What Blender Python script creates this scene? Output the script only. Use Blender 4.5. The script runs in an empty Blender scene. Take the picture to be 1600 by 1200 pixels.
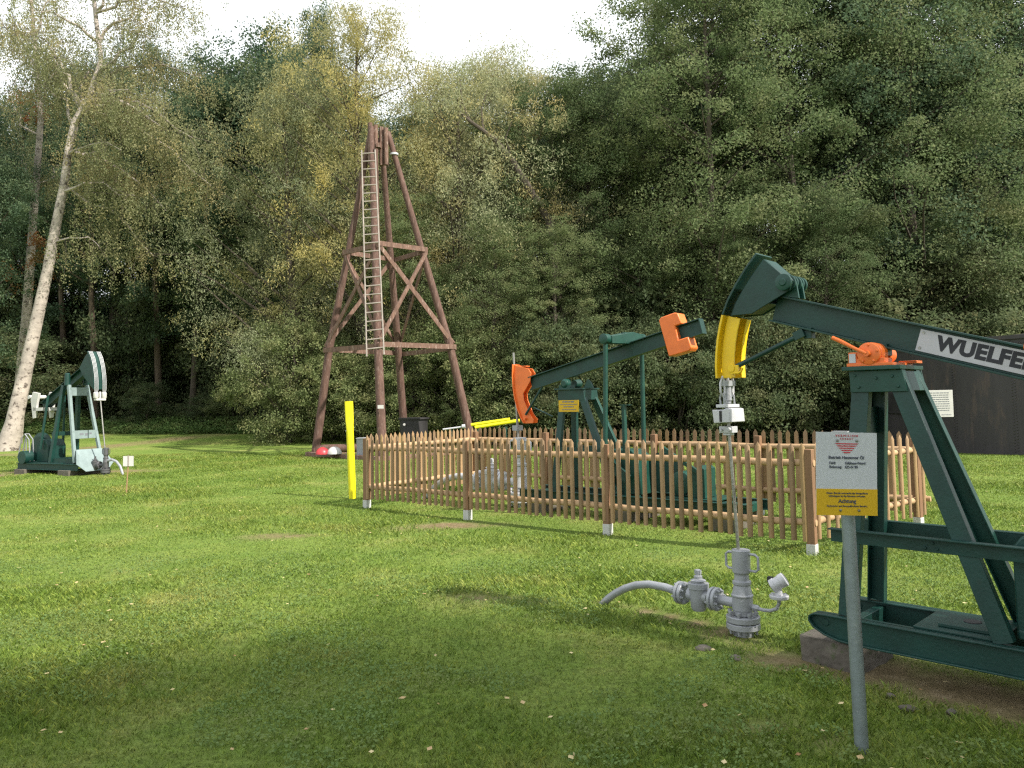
import bpy, math, random
import numpy as np
from mathutils import Vector, Matrix
R_ = math.radians
rng = np.random.default_rng(7)
random.seed(7)
scn = bpy.context.scene
COL = scn.collection

# ------------------------------------------------------------------ camera
FPX, CXP, CYP, PITCH, ROLL, CAMZ = 1220.0, 800.0, 553.0, R_(3.5), R_(1.0), 1.6
fw = Vector((0, math.cos(PITCH), math.sin(PITCH))); up0 = Vector((0, -math.sin(PITCH), math.cos(PITCH))); rt0 = Vector((1, 0, 0))
rt = rt0*math.cos(ROLL) - up0*math.sin(ROLL); up = up0*math.cos(ROLL) + rt0*math.sin(ROLL)
cd = bpy.data.cameras.new('camera'); cam = bpy.data.objects.new('camera', cd); COL.objects.link(cam)
m = Matrix((rt, up, -fw)).transposed().to_4x4(); m.translation = Vector((0, 0, CAMZ)); cam.matrix_world = m
cd.sensor_width = 36; cd.lens = FPX/1600*36; cd.shift_y = (CYP-600)/1600; cd.clip_end = 2000; cd.clip_start = .05
scn.camera = cam
CAM = Vector((0, 0, CAMZ))
def ray(x, y): return fw + rt*((x-CXP)/FPX) - up*((y-CYP)/FPX)
def G(x, y, z=0.0):                      # the point of height z seen at a pixel
    r = ray(x, y); return CAM + r*((z-CAMZ)/r.z)
def AT(x, y, Y):                         # the point at depth Y seen at a pixel
    r = ray(x, y); return CAM + r*(Y/r.y)

# ------------------------------------------------------------------ light
SUN_EL, SUNV = R_(42), Vector((.84, -.54, 0)).normalized()
world = bpy.data.worlds.new('World'); scn.world = world; world.use_nodes = True
nt = world.node_tree; nt.nodes.clear()
wo = nt.nodes.new('ShaderNodeOutputWorld'); bg = nt.nodes.new('ShaderNodeBackground'); bg2 = nt.nodes.new('ShaderNodeBackground')
sky = nt.nodes.new('ShaderNodeTexSky'); sky.sky_type = 'NISHITA'; sky.sun_disc = False
sky.sun_elevation = SUN_EL; sky.sun_rotation = math.atan2(SUNV.x, SUNV.y); sky.dust_density = 2.0
bg.inputs['Strength'].default_value = .1
nt.links.new(sky.outputs[0], bg.inputs['Color'])
bg2.inputs['Color'].default_value = (.93, .97, 1.0, 1); bg2.inputs['Strength'].default_value = .92
tc = nt.nodes.new('ShaderNodeTexCoord'); nz = nt.nodes.new('ShaderNodeTexNoise'); nz.inputs['Scale'].default_value = 1.6; nz.inputs['Detail'].default_value = 5
cr = nt.nodes.new('ShaderNodeValToRGB'); cr.color_ramp.elements[0].position = .30; cr.color_ramp.elements[1].position = .52
cr.color_ramp.elements[0].color = (.62, .62, .62, 1)
mx = nt.nodes.new('ShaderNodeMixShader')
nt.links.new(tc.outputs['Generated'], nz.inputs['Vector']); nt.links.new(nz.outputs['Fac'], cr.inputs[0]); nt.links.new(cr.outputs[0], mx.inputs[0])
nt.links.new(bg.outputs[0], mx.inputs[1]); nt.links.new(bg2.outputs[0], mx.inputs[2]); nt.links.new(mx.outputs[0], wo.inputs[0])
sl = bpy.data.lights.new('sun', 'SUN'); sl.energy = 4.4; sl.angle = R_(1.0); sl.color = (1, .94, .84)
so = bpy.data.objects.new('sun', sl); COL.objects.link(so)
sv = Vector((SUNV.x*math.cos(SUN_EL), SUNV.y*math.cos(SUN_EL), math.sin(SUN_EL)))
so.rotation_euler = sv.to_track_quat('Z', 'Y').to_euler(); so.location = (20, -12, 20)
vs = scn.view_settings; scn.display_settings.display_device = 'sRGB'
vs.view_transform = 'Standard'; vs.look = 'None'; vs.exposure = .78; vs.gamma = 1; vs.use_curve_mapping = False
scn.render.engine = 'CYCLES'
cy = scn.cycles; cy.max_bounces = 6; cy.diffuse_bounces = 3; cy.glossy_bounces = 3; cy.transmission_bounces = 4; cy.transparent_max_bounces = 4
cy.use_denoising = False; cy.pixel_filter_type = 'BLACKMAN_HARRIS'; cy.filter_width = 1.3; cy.sample_clamp_indirect = 4

# ------------------------------------------------------------------ materials
def mat(name, col, rough=.6, metal=0., var=.18, scale=6., bump=0., bscale=40., col2=None, mixat=.55, spec=None, stretch=None):
    """paint / wood / metal: base colour, a slow change of tone, optional patches of a second colour, optional bump"""
    M = bpy.data.materials.new(name); M.use_nodes = True; t = M.node_tree; b = t.nodes['Principled BSDF']
    tc = t.nodes.new('ShaderNodeTexCoord'); mp = t.nodes.new('ShaderNodeMapping'); t.links.new(tc.outputs['Object'], mp.inputs[0])
    if stretch: mp.inputs['Scale'].default_value = stretch
    n = t.nodes.new('ShaderNodeTexNoise'); n.inputs['Scale'].default_value = scale; n.inputs['Detail'].default_value = 6; n.inputs['Roughness'].default_value = .65
    t.links.new(mp.outputs[0], n.inputs['Vector'])
    c = Vector(col)
    r = t.nodes.new('ShaderNodeValToRGB'); e = r.color_ramp.elements
    e[0].position = .3; e[1].position = .7
    e[0].color = (*[max(0, v*(1-var)) for v in c], 1); e[1].color = (*[min(1, v*(1+var)) for v in c], 1)
    t.links.new(n.outputs['Fac'], r.inputs[0]); out = r.outputs[0]
    if col2:
        n2 = t.nodes.new('ShaderNodeTexNoise'); n2.inputs['Scale'].default_value = scale*2.3; n2.inputs['Detail'].default_value = 8; n2.inputs['Roughness'].default_value = .7
        t.links.new(mp.outputs[0], n2.inputs['Vector'])
        r2 = t.nodes.new('ShaderNodeValToRGB'); r2.color_ramp.elements[0].position = mixat; r2.color_ramp.elements[1].position = mixat+.1
        t.links.new(n2.outputs['Fac'], r2.inputs[0])
        x = t.nodes.new('ShaderNodeMixRGB'); x.inputs[2].default_value = (*col2, 1)
        t.links.new(r2.outputs[0], x.inputs[0]); t.links.new(out, x.inputs[1]); out = x.outputs[0]
    t.links.new(out, b.inputs['Base Color'])
    b.inputs['Roughness'].default_value = rough; b.inputs['Metallic'].default_value = metal
    if spec is not None: b.inputs['Specular IOR Level'].default_value = spec
    if bump:
        n3 = t.nodes.new('ShaderNodeTexNoise'); n3.inputs['Scale'].default_value = bscale; n3.inputs['Detail'].default_value = 4
        t.links.new(mp.outputs[0], n3.inputs['Vector'])
        bp = t.nodes.new('ShaderNodeBump'); bp.inputs['Strength'].default_value = bump; bp.inputs['Distance'].default_value = .01
        t.links.new(n3.outputs['Fac'], bp.inputs['Height']); t.links.new(bp.outputs[0], b.inputs['Normal'])
    return M

def leaf_mat(name, c1, c2, c3, trans=.35, patch=1.1, objvar=.16, hue=.015):
    """leaves: each leaf its own tone between c1 and c2, patches of c3, each tree a slightly different hue"""
    M = bpy.data.materials.new(name); M.use_nodes = True; t = M.node_tree; t.nodes.clear()
    o = t.nodes.new('ShaderNodeOutputMaterial'); g = t.nodes.new('ShaderNodeNewGeometry')
    r = t.nodes.new('ShaderNodeValToRGB'); e = r.color_ramp.elements; k1 = [a_*.7+b_*.3 for a_, b_ in zip(c1, c2)]; e[0].color = (*k1, 1); e[1].color = (*c2, 1)
    t.links.new(g.outputs['Random Per Island'], r.inputs[0])
    tc = t.nodes.new('ShaderNodeTexCoord')
    n = t.nodes.new('ShaderNodeTexNoise'); n.inputs['Scale'].default_value = patch; n.inputs['Detail'].default_value = 2
    t.links.new(tc.outputs['Object'], n.inputs['Vector'])
    r2 = t.nodes.new('ShaderNodeValToRGB'); r2.color_ramp.elements[0].position = .47; r2.color_ramp.elements[1].position = .66
    t.links.new(n.outputs['Fac'], r2.inputs[0])
    x = t.nodes.new('ShaderNodeMixRGB'); x.inputs[2].default_value = (*c3, 1); t.links.new(r2.outputs[0], x.inputs[0]); t.links.new(r.outputs[0], x.inputs[1])
    oi = t.nodes.new('ShaderNodeObjectInfo'); h = t.nodes.new('ShaderNodeHueSaturation')
    mr = t.nodes.new('ShaderNodeMapRange'); mr.inputs['To Min'].default_value = 1.32*(1-objvar); mr.inputs['To Max'].default_value = 1.32*(1+objvar)
    t.links.new(oi.outputs['Random'], mr.inputs['Value']); t.links.new(mr.outputs[0], h.inputs['Value']); h.inputs['Saturation'].default_value = .90
    mr2 = t.nodes.new('ShaderNodeMapRange'); mr2.inputs['To Min'].default_value = .5+hue; mr2.inputs['To Max'].default_value = .5-hue
    t.links.new(oi.outputs['Random'], mr2.inputs['Value']); t.links.new(mr2.outputs[0], h.inputs['Hue']); t.links.new(x.outputs[0], h.inputs['Color'])
    p = t.nodes.new('ShaderNodeBsdfPrincipled'); p.inputs['Roughness'].default_value = .6; p.inputs['Specular IOR Level'].default_value = .15
    tr = t.nodes.new('ShaderNodeBsdfTranslucent'); mxs = t.nodes.new('ShaderNodeMixShader'); mxs.inputs[0].default_value = trans
    t.links.new(h.outputs[0], p.inputs['Base Color']); t.links.new(h.outputs[0], tr.inputs['Color'])
    t.links.new(p.outputs[0], mxs.inputs[1]); t.links.new(tr.outputs[0], mxs.inputs[2]); t.links.new(mxs.outputs[0], o.inputs[0])
    return M

GREEN = mat('dark_green_paint', (.004, .038, .030), .50, 0, .3, 5, .15, 60, (.010, .034, .024), .6)
GREEN2 = mat('bright_green_paint', (.004, .048, .034), .48, 0, .25, 5, .12, 60, (.03, .07, .05), .62)
YELLOW = mat('yellow_paint', (.80, .52, .005), .38, 0, .08, 6, .08, 50, (.55, .33, .02), .68)
LEMON = mat('lemon_yellow_paint', (.74, .66, .008), .45, 0, .1, 5, .05, 40, (.50, .44, .05), .62)
ORANGE = mat('orange_paint', (.78, .17, .03), .42, 0, .12, 7, .12, 60, (.45, .10, .03), .66)
GREY = mat('grey_machine_paint', (.30, .31, .33), .40, .15, .12, 9, .2, 70, (.18, .18, .18), .64)
LGREY = mat('light_grey_paint', (.50, .50, .52), .45, .1, .1, 9, .15, 60, (.30, .29, .28), .66)
STEEL = mat('dull_steel', (.30, .29, .27), .38, .8, .25, 10, .15, 50, (.14, .09, .06), .6)
GALV = mat('galvanised_post', (.22, .26, .265), .5, .55, .15, 14, .08, 60, (.30, .33, .33), .58)
SILVER = mat('brushed_silver', (.44, .43, .46), .38, .4, .1, 4, .06, 30, (.40, .39, .40), .62)
SIGNW = mat('white_sign_face', (.50, .52, .56), .5, 0, .04, 3)
WHITE = mat('white_paint', (.52, .51, .49), .55, 0, .08, 6, 0, 1, (.48, .46, .42), .66)
PALE = mat('pale_blue_grey_paint', (.21, .27, .27), .5, 0, .15, 6, .05, 40, (.12, .20, .185), .62)
SIGNY = mat('yellow_sign_face', (.58, .36, .006), .5, 0, .04, 3)
BLACK = mat('black_lettering', (.02, .02, .028), .6, 0, .1, 5)
DARKG = mat('dark_grey_lettering', (.06, .07, .10), .6, 0, .1, 5)
RED = mat('red_lettering', (.50, .03, .05), .5, 0, .1, 5)
REDP = mat('red_plastic', (.60, .04, .05), .4, 0, .1, 5)
RUBBER = mat('black_rubber', (.02, .02, .02), .7, 0, .2, 5)
INK = mat('printed_text', (.16, .17, .19), .7, 0, .1, 5)
CONC = mat('weathered_concrete', (.115, .10, .082), .95, 0, .35, 7, .9, 25, (.07, .085, .04), .55)
PCONC = mat('pale_post_foot', (.50, .50, .47), .9, 0, .15, 12, .3, 50, (.30, .30, .27), .6)
TANKM = mat('dark_riveted_steel', (.042, .037, .040), .62, .15, .3, 1.3, .3, 12, (.070, .052, .048), .54, stretch=(1, 1, .25))
VATM = mat('black_tar_paint', (.022, .020, .022), .6, 0, .3, 3, .2, 20)
LARCH = [mat('larch_wood_%s' % n, c, .72, 0, .22, 3.0, .35, 30, c2, .57, stretch=(6, 6, .8)) for n, c, c2 in
         (('honey', (.30, .19, .095), (.30, .15, .065)), ('tan', (.27, .175, .095), (.26, .14, .07)), ('brown', (.21, .135, .070), (.22, .115, .05)), ('olive', (.27, .175, .075), (.30, .19, .08)))]
RAILW = mat('peeled_round_rail', (.42, .275, .15), .75, 0, .2, 3, .3, 30, (.32, .18, .10), .6)
POSTW = mat('reddish_post_wood', (.21, .115, .06), .75, 0, .22, 4, .3, 30, (.20, .085, .045), .58, stretch=(4, 4, .6))
OLDWOOD = mat('tarred_log_wood', (.105, .056, .042), .85, 0, .4, 2.5, .9, 22, (.20, .135, .11), .53, stretch=(5, 5, .6))
OLDPLANK = mat('weathered_plank_wood', (.15, .085, .062), .85, 0, .4, 3, .6, 25, (.33, .25, .21), .55, stretch=(3, 3, .8))
LADDERW = mat('bleached_ladder_wood', (.29, .25, .22), .8, 0, .25, 5, .3, 30, (.28, .20, .15), .6)
BARK = mat('dark_bark', (.075, .060, .045), .95, 0, .4, 3, 1.0, 14, (.12, .10, .075), .55, stretch=(2, 2, .5))
PBARK = mat('reddish_pine_bark', (.095, .070, .050), .95, 0, .4, 2.5, 1.0, 12, (.15, .105, .075), .55, stretch=(2, 2, .5))
BIRCH = mat('white_birch_bark', (.40, .345, .305), .9, 0, .3, 1.6, 1.0, 7, (.085, .065, .055), .53, stretch=(1.3, 1.3, 1.5))
SOIL = mat('bare_soil', (.12, .08, .05), .95, 0, .3, 8, 1, 30)
L_ALDER = leaf_mat('alder_leaves', (.055, .088, .030), (.135, .180, .070), (.165, .185, .080), trans=.48)
L_OAK = leaf_mat('oak_leaves', (.032, .062, .034), (.080, .128, .066), (.105, .140, .062), trans=.46)
L_WILLOW = leaf_mat('willow_leaves', (.13, .155, .070), (.27, .29, .16), (.32, .28, .10), patch=.45, trans=.42)
L_WILLOWY = leaf_mat('yellowing_willow_leaves', (.16, .165, .060), (.31, .295, .13), (.36, .30, .085), patch=.4, trans=.42)
L_BIRCH = leaf_mat('birch_leaves', (.11, .125, .052), (.215, .220, .100), (.285, .230, .095), patch=.5, trans=.45, hue=0)
L_RUST = leaf_mat('rusty_autumn_leaves', (.22, .07, .02), (.34, .13, .04), (.15, .10, .03))
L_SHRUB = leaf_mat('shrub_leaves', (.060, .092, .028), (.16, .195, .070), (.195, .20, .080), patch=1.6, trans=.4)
L_DARK = leaf_mat('shade_toned_leaves', (.040, .062, .026), (.095, .130, .055), (.125, .135, .058), trans=.45)  # darker copy of the shrub leaves, the wood's shade put into the colour
L_GRND = leaf_mat('ground_cover_leaves', (.035, .075, .016), (.085, .155, .035), (.110, .150, .040), patch=2)
L_CLOV = leaf_mat('clover_leaves', (.08, .15, .03), (.15, .23, .055), (.16, .20, .045), patch=3, hue=0)
L_FALL = leaf_mat('fallen_leaves', (.34, .27, .10), (.52, .42, .22), (.30, .15, .06), trans=.15, patch=3)

# ------------------------------------------------------------------ mesh builder
class MB:
    def __init__(s): s.v = []; s.f = []; s.smooth = 35
    def add(s, vs, fs):
        o = len(s.v); s.v += [tuple(v) for v in vs]; s.f += [tuple(i+o for i in f) for f in fs]; return s
    def box(s, c, d, rot=None):
        M = rot or Matrix.Identity(3); c = Vector(c)
        vs = [c + M @ Vector((x*d[0]/2, y*d[1]/2, z*d[2]/2)) for x in (-1, 1) for y in (-1, 1) for z in (-1, 1)]
        return s.add(vs, [(0, 1, 3, 2), (4, 6, 7, 5), (0, 4, 5, 1), (2, 3, 7, 6), (0, 2, 6, 4), (1, 5, 7, 3)])
    def bar(s, a, b, w, h, side=(0, 1, 0)):          # a box from a to b; w along side, h along the third axis
        a = Vector(a); b = Vector(b); d = (b-a); L = d.length; d.normalize(); sd = Vector(side); sd = (sd - d*sd.dot(d)).normalized(); u = d.cross(sd)
        return s.box((a+b)/2, (L, w, h), Matrix((d, sd, u)).transposed())
    def ibeam(s, a, b, h, w, tf=.010, tw=.010, side=(0, 1, 0)):
        a = Vector(a); b = Vector(b); d = (b-a).normalized(); sd = Vector(side); sd = (sd - d*sd.dot(d)).normalized(); u = d.cross(sd)
        if u.z < 0: u = -u
        s.bar(a, b, tw, h-2*tf, side)
        for k in (-1, 1): s.bar(a+u*k*(h/2-tf/2), b+u*k*(h/2-tf/2), w, tf, side)
        return s
    def tube(s, pts, rad, n=12, cap=True):
        pts = [Vector(p) for p in pts]
        if not hasattr(rad, '__len__'): rad = [rad]*len(pts)
        o = len(s.v); ref = None; N = len(pts)
        for i, p in enumerate(pts):
            d = (pts[min(i+1, N-1)] - pts[max(i-1, 0)]).normalized()
            if ref is None: ref = Vector((0, 0, 1)) if abs(d.z) < .9 else Vector((1, 0, 0))
            ref = (ref - d*ref.dot(d)).normalized(); q = d.cross(ref)
            for k in range(n):
                a = 2*math.pi*k/n; s.v.append(tuple(p + ref*math.cos(a)*rad[i] + q*math.sin(a)*rad[i]))
        for i in range(N-1):
            for k in range(n):
                a = o+i*n+k; b = o+i*n+(k+1) % n; s.f.append((a, b, b+n, a+n))
        if cap: s.f.append(tuple(o+k for k in range(n))[::-1]); s.f.append(tuple(o+(N-1)*n+k for k in range(n)))
        return s
    def lathe(s, o, axis, prof, n=24):               # prof = [(distance along axis, radius)]
        o = Vector(o); ax = Vector(axis).normalized()
        return s.tube_frame(o, ax, prof, n)
    def tube_frame(s, o, d, prof, n):
        ref = Vector((0, 0, 1)) if abs(d.z) < .9 else Vector((1, 0, 0)); ref = (ref - d*ref.dot(d)).normalized(); q = d.cross(ref); b0 = len(s.v)
        for t, r in prof:
            for k in range(n):
                a = 2*math.pi*k/n; s.v.append(tuple(o + d*t + (ref*math.cos(a) + q*math.sin(a))*max(r, 1e-4)))
        for i in range(len(prof)-1):
            for k in range(n):
                a = b0+i*n+k; b = b0+i*n+(k+1) % n; s.f.append((a, b, b+n, a+n))
        s.f.append(tuple(b0+k for k in range(n))[::-1]); s.f.append(tuple(b0+(len(prof)-1)*n+k for k in range(n)))
        return s
    def prism(s, poly, y0, y1):                      # polygon in (x,z), thickness in y
        n = len(poly); vs = [(x, y0, z) for x, z in poly] + [(x, y1, z) for x, z in poly]
        return s.add(vs, [tuple(range(n)), tuple(range(2*n-1, n-1, -1))] + [(i, i+n, (i+1) % n+n, (i+1) % n) for i in range(n)])
    def ribbon(s, path, y0, y1, th):                 # a plate bent along a path in (x,z)
        P = [Vector((x, z)) for x, z in path]; N = len(P); out = []
        for i, p in enumerate(P):
            d = (P[min(i+1, N-1)]-P[max(i-1, 0)]).normalized(); out.append(p + Vector((-d.y, d.x))*th)
        o = len(s.v)
        for p, q in zip(P, out): s.v += [(p.x, y0, p.y), (p.x, y1, p.y), (q.x, y1, q.y), (q.x, y0, q.y)]
        for i in range(N-1):
            for k in range(4): a = o+i*4+k; b = o+i*4+(k+1) % 4; s.f.append((a, b, b+4, a+4))
        s.f += [(o, o+3, o+2, o+1), tuple(o+(N-1)*4+k for k in range(4))]
        return s
    def sphere(s, c, r, n=16, m=10, zmin=-1.):
        c = Vector(c); prof = []
        for i in range(m+1):
            a = -math.pi/2 + math.pi*i/m
            if math.sin(a) < zmin: continue
            prof.append((math.sin(a)*r, math.cos(a)*r))
        return s.tube_frame(c, Vector((0, 0, 1)), prof, n)
    def build(s, name, material, parent=None, off=None, bevel=0., mats=None):
        me = bpy.data.meshes.new(name); o_ = Vector(off) if off is not None else Vector()
        me.from_pydata([tuple(Vector(v)-o_) for v in s.v], [], s.f)
        if mats:
            for q in mats: me.materials.append(q)
        else: me.materials.append(material)
        fix_normals(me)
        me.shade_smooth()
        try: me.set_sharp_from_angle(angle=R_(s.smooth))
        except Exception: pass
        o = bpy.data.objects.new(name, me); COL.objects.link(o)
        if parent: o.parent = parent
        if bevel:
            b = o.modifiers.new('bevel', 'BEVEL'); b.width = bevel; b.segments = 2; b.limit_method = 'ANGLE'; b.angle_limit = R_(40)
        return o
def fix_normals(me):
    import bmesh
    b = bmesh.new(); b.from_mesh(me); bmesh.ops.recalc_face_normals(b, faces=b.faces); b.to_mesh(me); b.free()
def thing(name, label, cat, loc=(0, 0, 0), rz=0., group=None):
    o = bpy.data.objects.new(name, None); COL.objects.link(o); o.location = loc; o.rotation_euler = (0, 0, rz); o.empty_display_size = .2
    return tag(o, label, cat, group)
def tag(o, label=None, cat=None, group=None, kind=None):
    if label: o['label'] = label
    if cat: o['category'] = cat
    if group: o['group'] = group
    if kind: o['kind'] = kind
    return o
def text(body, size, material, parent, loc, rot, bold=0., align='LEFT', name='lettering', ext=.0008, sx=1.):
    c = bpy.data.curves.new(name, 'FONT'); c.body = body; c.size = size; c.extrude = ext; c.offset = bold; c.align_x = align; c.align_y = 'CENTER'; c.space_character = 1.0+bold*9
    c.materials.append(material); tmp = bpy.data.objects.new('tmp_text', c); COL.objects.link(tmp)
    dg = bpy.context.evaluated_depsgraph_get(); me = bpy.data.meshes.new_from_object(tmp.evaluated_get(dg)); bpy.data.objects.remove(tmp)
    if not me.materials: me.materials.append(material)
    o = bpy.data.objects.new(name, me); COL.objects.link(o); o.parent = parent
    o.location = loc; o.rotation_euler = rot; o.scale = (sx, 1, 1); return o
def np_mesh(name, V, F, material, parent=None):       # V (n,3) float, F (m,k) int, all faces of k corners
    me = bpy.data.meshes.new(name); n, k = F.shape
    me.vertices.add(len(V)); me.vertices.foreach_set('co', V.astype(np.float32).ravel())
    me.loops.add(n*k); me.loops.foreach_set('vertex_index', F.astype(np.int32).ravel())
    me.polygons.add(n); me.polygons.foreach_set('loop_start', np.arange(0, n*k, k, dtype=np.int32))
    me.update(calc_edges=True); me.materials.append(material)
    o = bpy.data.objects.new(name, me); COL.objects.link(o)
    if parent: o.parent = parent
    return o
def copy_tree(o, parent=None):
    c = o.copy(); COL.objects.link(c); c.parent = parent
    for ch in o.children: copy_tree(ch, c)
    return c

# ------------------------------------------------------------------ ground
def smooth(a, b, x): t = np.clip((x-a)/(b-a), 0, 1); return t*t*(3-2*t)
def gz(x, y):
    x = np.asarray(x, float); y = np.asarray(y, float)
    return (.012*np.sin(x*1.3+.5)*np.cos(y*1.1) + .008*np.sin(x*3.1+y*2.3)
            + smooth(26, 44, y)*.55*smooth(14, -4, x) + smooth(30, 60, y)*.3)
def vnoise(x, y, s, seed=0):                         # cheap smooth value noise
    x = np.asarray(x)*s+seed*17.3; y = np.asarray(y)*s+seed*9.1; xi = np.floor(x); yi = np.floor(y); fx = x-xi; fy = y-yi
    h = lambda a, b: np.modf(np.abs(np.sin(a*127.1+b*311.7+seed)*43758.5453))[0]
    fx = fx*fx*(3-2*fx); fy = fy*fy*(3-2*fy)
    return (h(xi, yi)*(1-fx)+h(xi+1, yi)*fx)*(1-fy)+(h(xi, yi+1)*(1-fx)+h(xi+1, yi+1)*fx)*fy
J1 = Vector((1.532, 5.384, 0)); A1 = R_(-45)
def j1w(x, y, z=0): return J1 + Vector((x*math.cos(A1)-y*math.sin(A1), x*math.sin(A1)+y*math.cos(A1), z))
SPOTS = []                                            # bare spots: centre, radii, rotation, strength
def spot(c, rx, ry, a=0., k=1.): SPOTS.append((c[0], c[1], rx, ry, a, k))
spot(G(700, 822), .95, .36, .1, .85); spot(G(440, 838), .6, .25, 0, .7); spot(G(770, 938), .75, .22, -.2, .45); spot(G(905, 800), .5, .2, 0, .6)
for t in np.linspace(-1.15, -.15, 6): spot(j1w(t, 0.02), .20, .10, A1, .95)
spot(j1w(-.05, -.12), .35, .2, A1, .7)
for t in np.linspace(.9, 4.2, 9): spot(j1w(t, -.12), .42, .40, A1, .92)
spot(j1w(.45, -.3), .35, .25, 0, .7); spot(G(1180, 1130), .25, .12, 0, .6); spot(G(1300, 1165), .2, .1, 0, .5)
for px, py in [(0, 742), (40, 738), (80, 736), (120, 737), (160, 738), (200, 736)]: spot(G(px, py), 1.0, .7, 0, .8)
for px, py in [(5, 712), (30, 706), (60, 712), (150, 703), (200, 700), (240, 697), (280, 694), (310, 692), (345, 690)]: spot(G(px, py), 1.1, .55, 0, .75)
def dirt(x, y):
    x = np.asarray(x); y = np.asarray(y)
    d = np.zeros(np.shape(x))
    for cx, cy_, rx, ry, a, k in SPOTS:
        u = ((x-cx)*math.cos(a)+(y-cy_)*math.sin(a))/rx; v = (-(x-cx)*math.sin(a)+(y-cy_)*math.cos(a))/ry
        d = np.maximum(d, k*np.clip(1.25-np.sqrt(u*u+v*v), 0, 1))
    d = np.clip(d*1.5*(.15+.75*vnoise(x, y, 2.7, 3)+.75*vnoise(x, y, 8, 5))-.12, 0, 1)
    return np.clip(d, 0, 1)
def edge(x): return np.interp(x, [-60, -25, -10, -3, 5, 12, 20, 60], [42, 39, 36, 31.5, 28.5, 29, 32, 32])
def axis(lo, hi, near, step, far):
    a = [near[0]]
    while a[-1] < near[1]: a.append(a[-1]+step)
    s = step
    while a[-1] < hi: s *= 1.18; a.append(a[-1]+s)
    s = step; b = [near[0]]
    while b[-1] > lo: s *= 1.18; b.append(b[-1]-s)
    return np.array(sorted(set(b+a)))
gx = axis(-260, 260, (-16, 14), .16, 0); gy = axis(-120, 420, (1.5, 26), .16, 0)
X, Y = np.meshgrid(gx, gy); V = np.stack([X.ravel(), Y.ravel(), gz(X, Y).ravel()], 1)
nx, ny = len(gx), len(gy); ii = (np.arange(ny-1)[:, None]*nx+np.arange(nx-1)[None]).ravel()
GM = bpy.data.materials.new('lawn'); GM.use_nodes = True; t = GM.node_tree; b = t.nodes['Principled BSDF']
tc = t.nodes.new('ShaderNodeTexCoord')
def noise_(t, s, d=4, r=.6):
    n = t.nodes.new('ShaderNodeTexNoise'); n.inputs['Scale'].default_value = s; n.inputs['Detail'].default_value = d; n.inputs['Roughness'].default_value = r
    t.links.new(tc.outputs['Object'], n.inputs['Vector']); return n.outputs['Fac']
def ramp_(t, f, stops):
    r = t.nodes.new('ShaderNodeValToRGB'); e = r.color_ramp.elements
    while len(e) < len(stops): e.new(.5)
    for q, (p, c) in zip(e, stops): q.position = p; q.color = (*c, 1)
    t.links.new(f, r.inputs[0]); return r.outputs[0]
def mix_(t, f, a, b_, mode='MIX'):
    x = t.nodes.new('ShaderNodeMixRGB'); x.blend_type = mode
    for i, q in ((0, f), (1, a), (2, b_)):
        if hasattr(q, 'node'): t.links.new(q, x.inputs[i])
        else: x.inputs[i].default_value = q if i == 0 else (*q, 1)
    return x.outputs[0]
def lawn_colour(t):
    base = ramp_(t, noise_(t, .55, 5, .7), [(.32, (.135, .215, .038)), (.52, (.195, .262, .056)), (.72, (.290, .295, .095))])
    patch = ramp_(t, noise_(t, 1.6, 5, .7), [(.48, (0, 0, 0)), (.68, (1, 1, 1))])
    c = mix_(t, patch, base, (.150, .225, .042))
    fine = ramp_(t, noise_(t, 22, 3, .8), [(.35, (.62, .62, .62)), (.65, (1.3, 1.3, 1.3))])
    return mix_(t, .8, c, fine, 'MULTIPLY')
c = lawn_colour(t)
at_ = t.nodes.new('ShaderNodeAttribute'); at_.attribute_name = 'bare'
soil = ramp_(t, noise_(t, 9, 6, .75), [(.3, (.15, .115, .055)), (.55, (.25, .19, .105)), (.7, (.34, .27, .17))])
c = mix_(t, at_.outputs['Fac'], c, soil)
at2 = t.nodes.new('ShaderNodeAttribute'); at2.attribute_name = 'litter'
c = mix_(t, at2.outputs['Fac'], c, ramp_(t, noise_(t, 5, 6, .8), [(.35, (.030, .024, .015)), (.65, (.085, .060, .035))]))
t.links.new(c, b.inputs['Base Color']); b.inputs['Roughness'].default_value = .95; b.inputs['Specular IOR Level'].default_value = .15
bp = t.nodes.new('ShaderNodeBump'); bp.inputs['Strength'].default_value = .9; bp.inputs['Distance'].default_value = .03
t.links.new(noise_(t, 45, 5, .8), bp.inputs['Height']); t.links.new(bp.outputs[0], b.inputs['Normal'])
ground = np_mesh('lawn', V, np.stack([ii, ii+1, ii+nx+1, ii+nx], 1), GM); tag(ground, kind='structure')
for nm, arr in (('bare', dirt(X, Y)), ('litter', smooth(-1.0, 1.5, Y-edge(X)))):
    a = ground.data.attributes.new(nm, 'FLOAT', 'POINT'); a.data.foreach_set('value', arr.ravel().astype(np.float32))
ground.data.shade_smooth()

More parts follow.
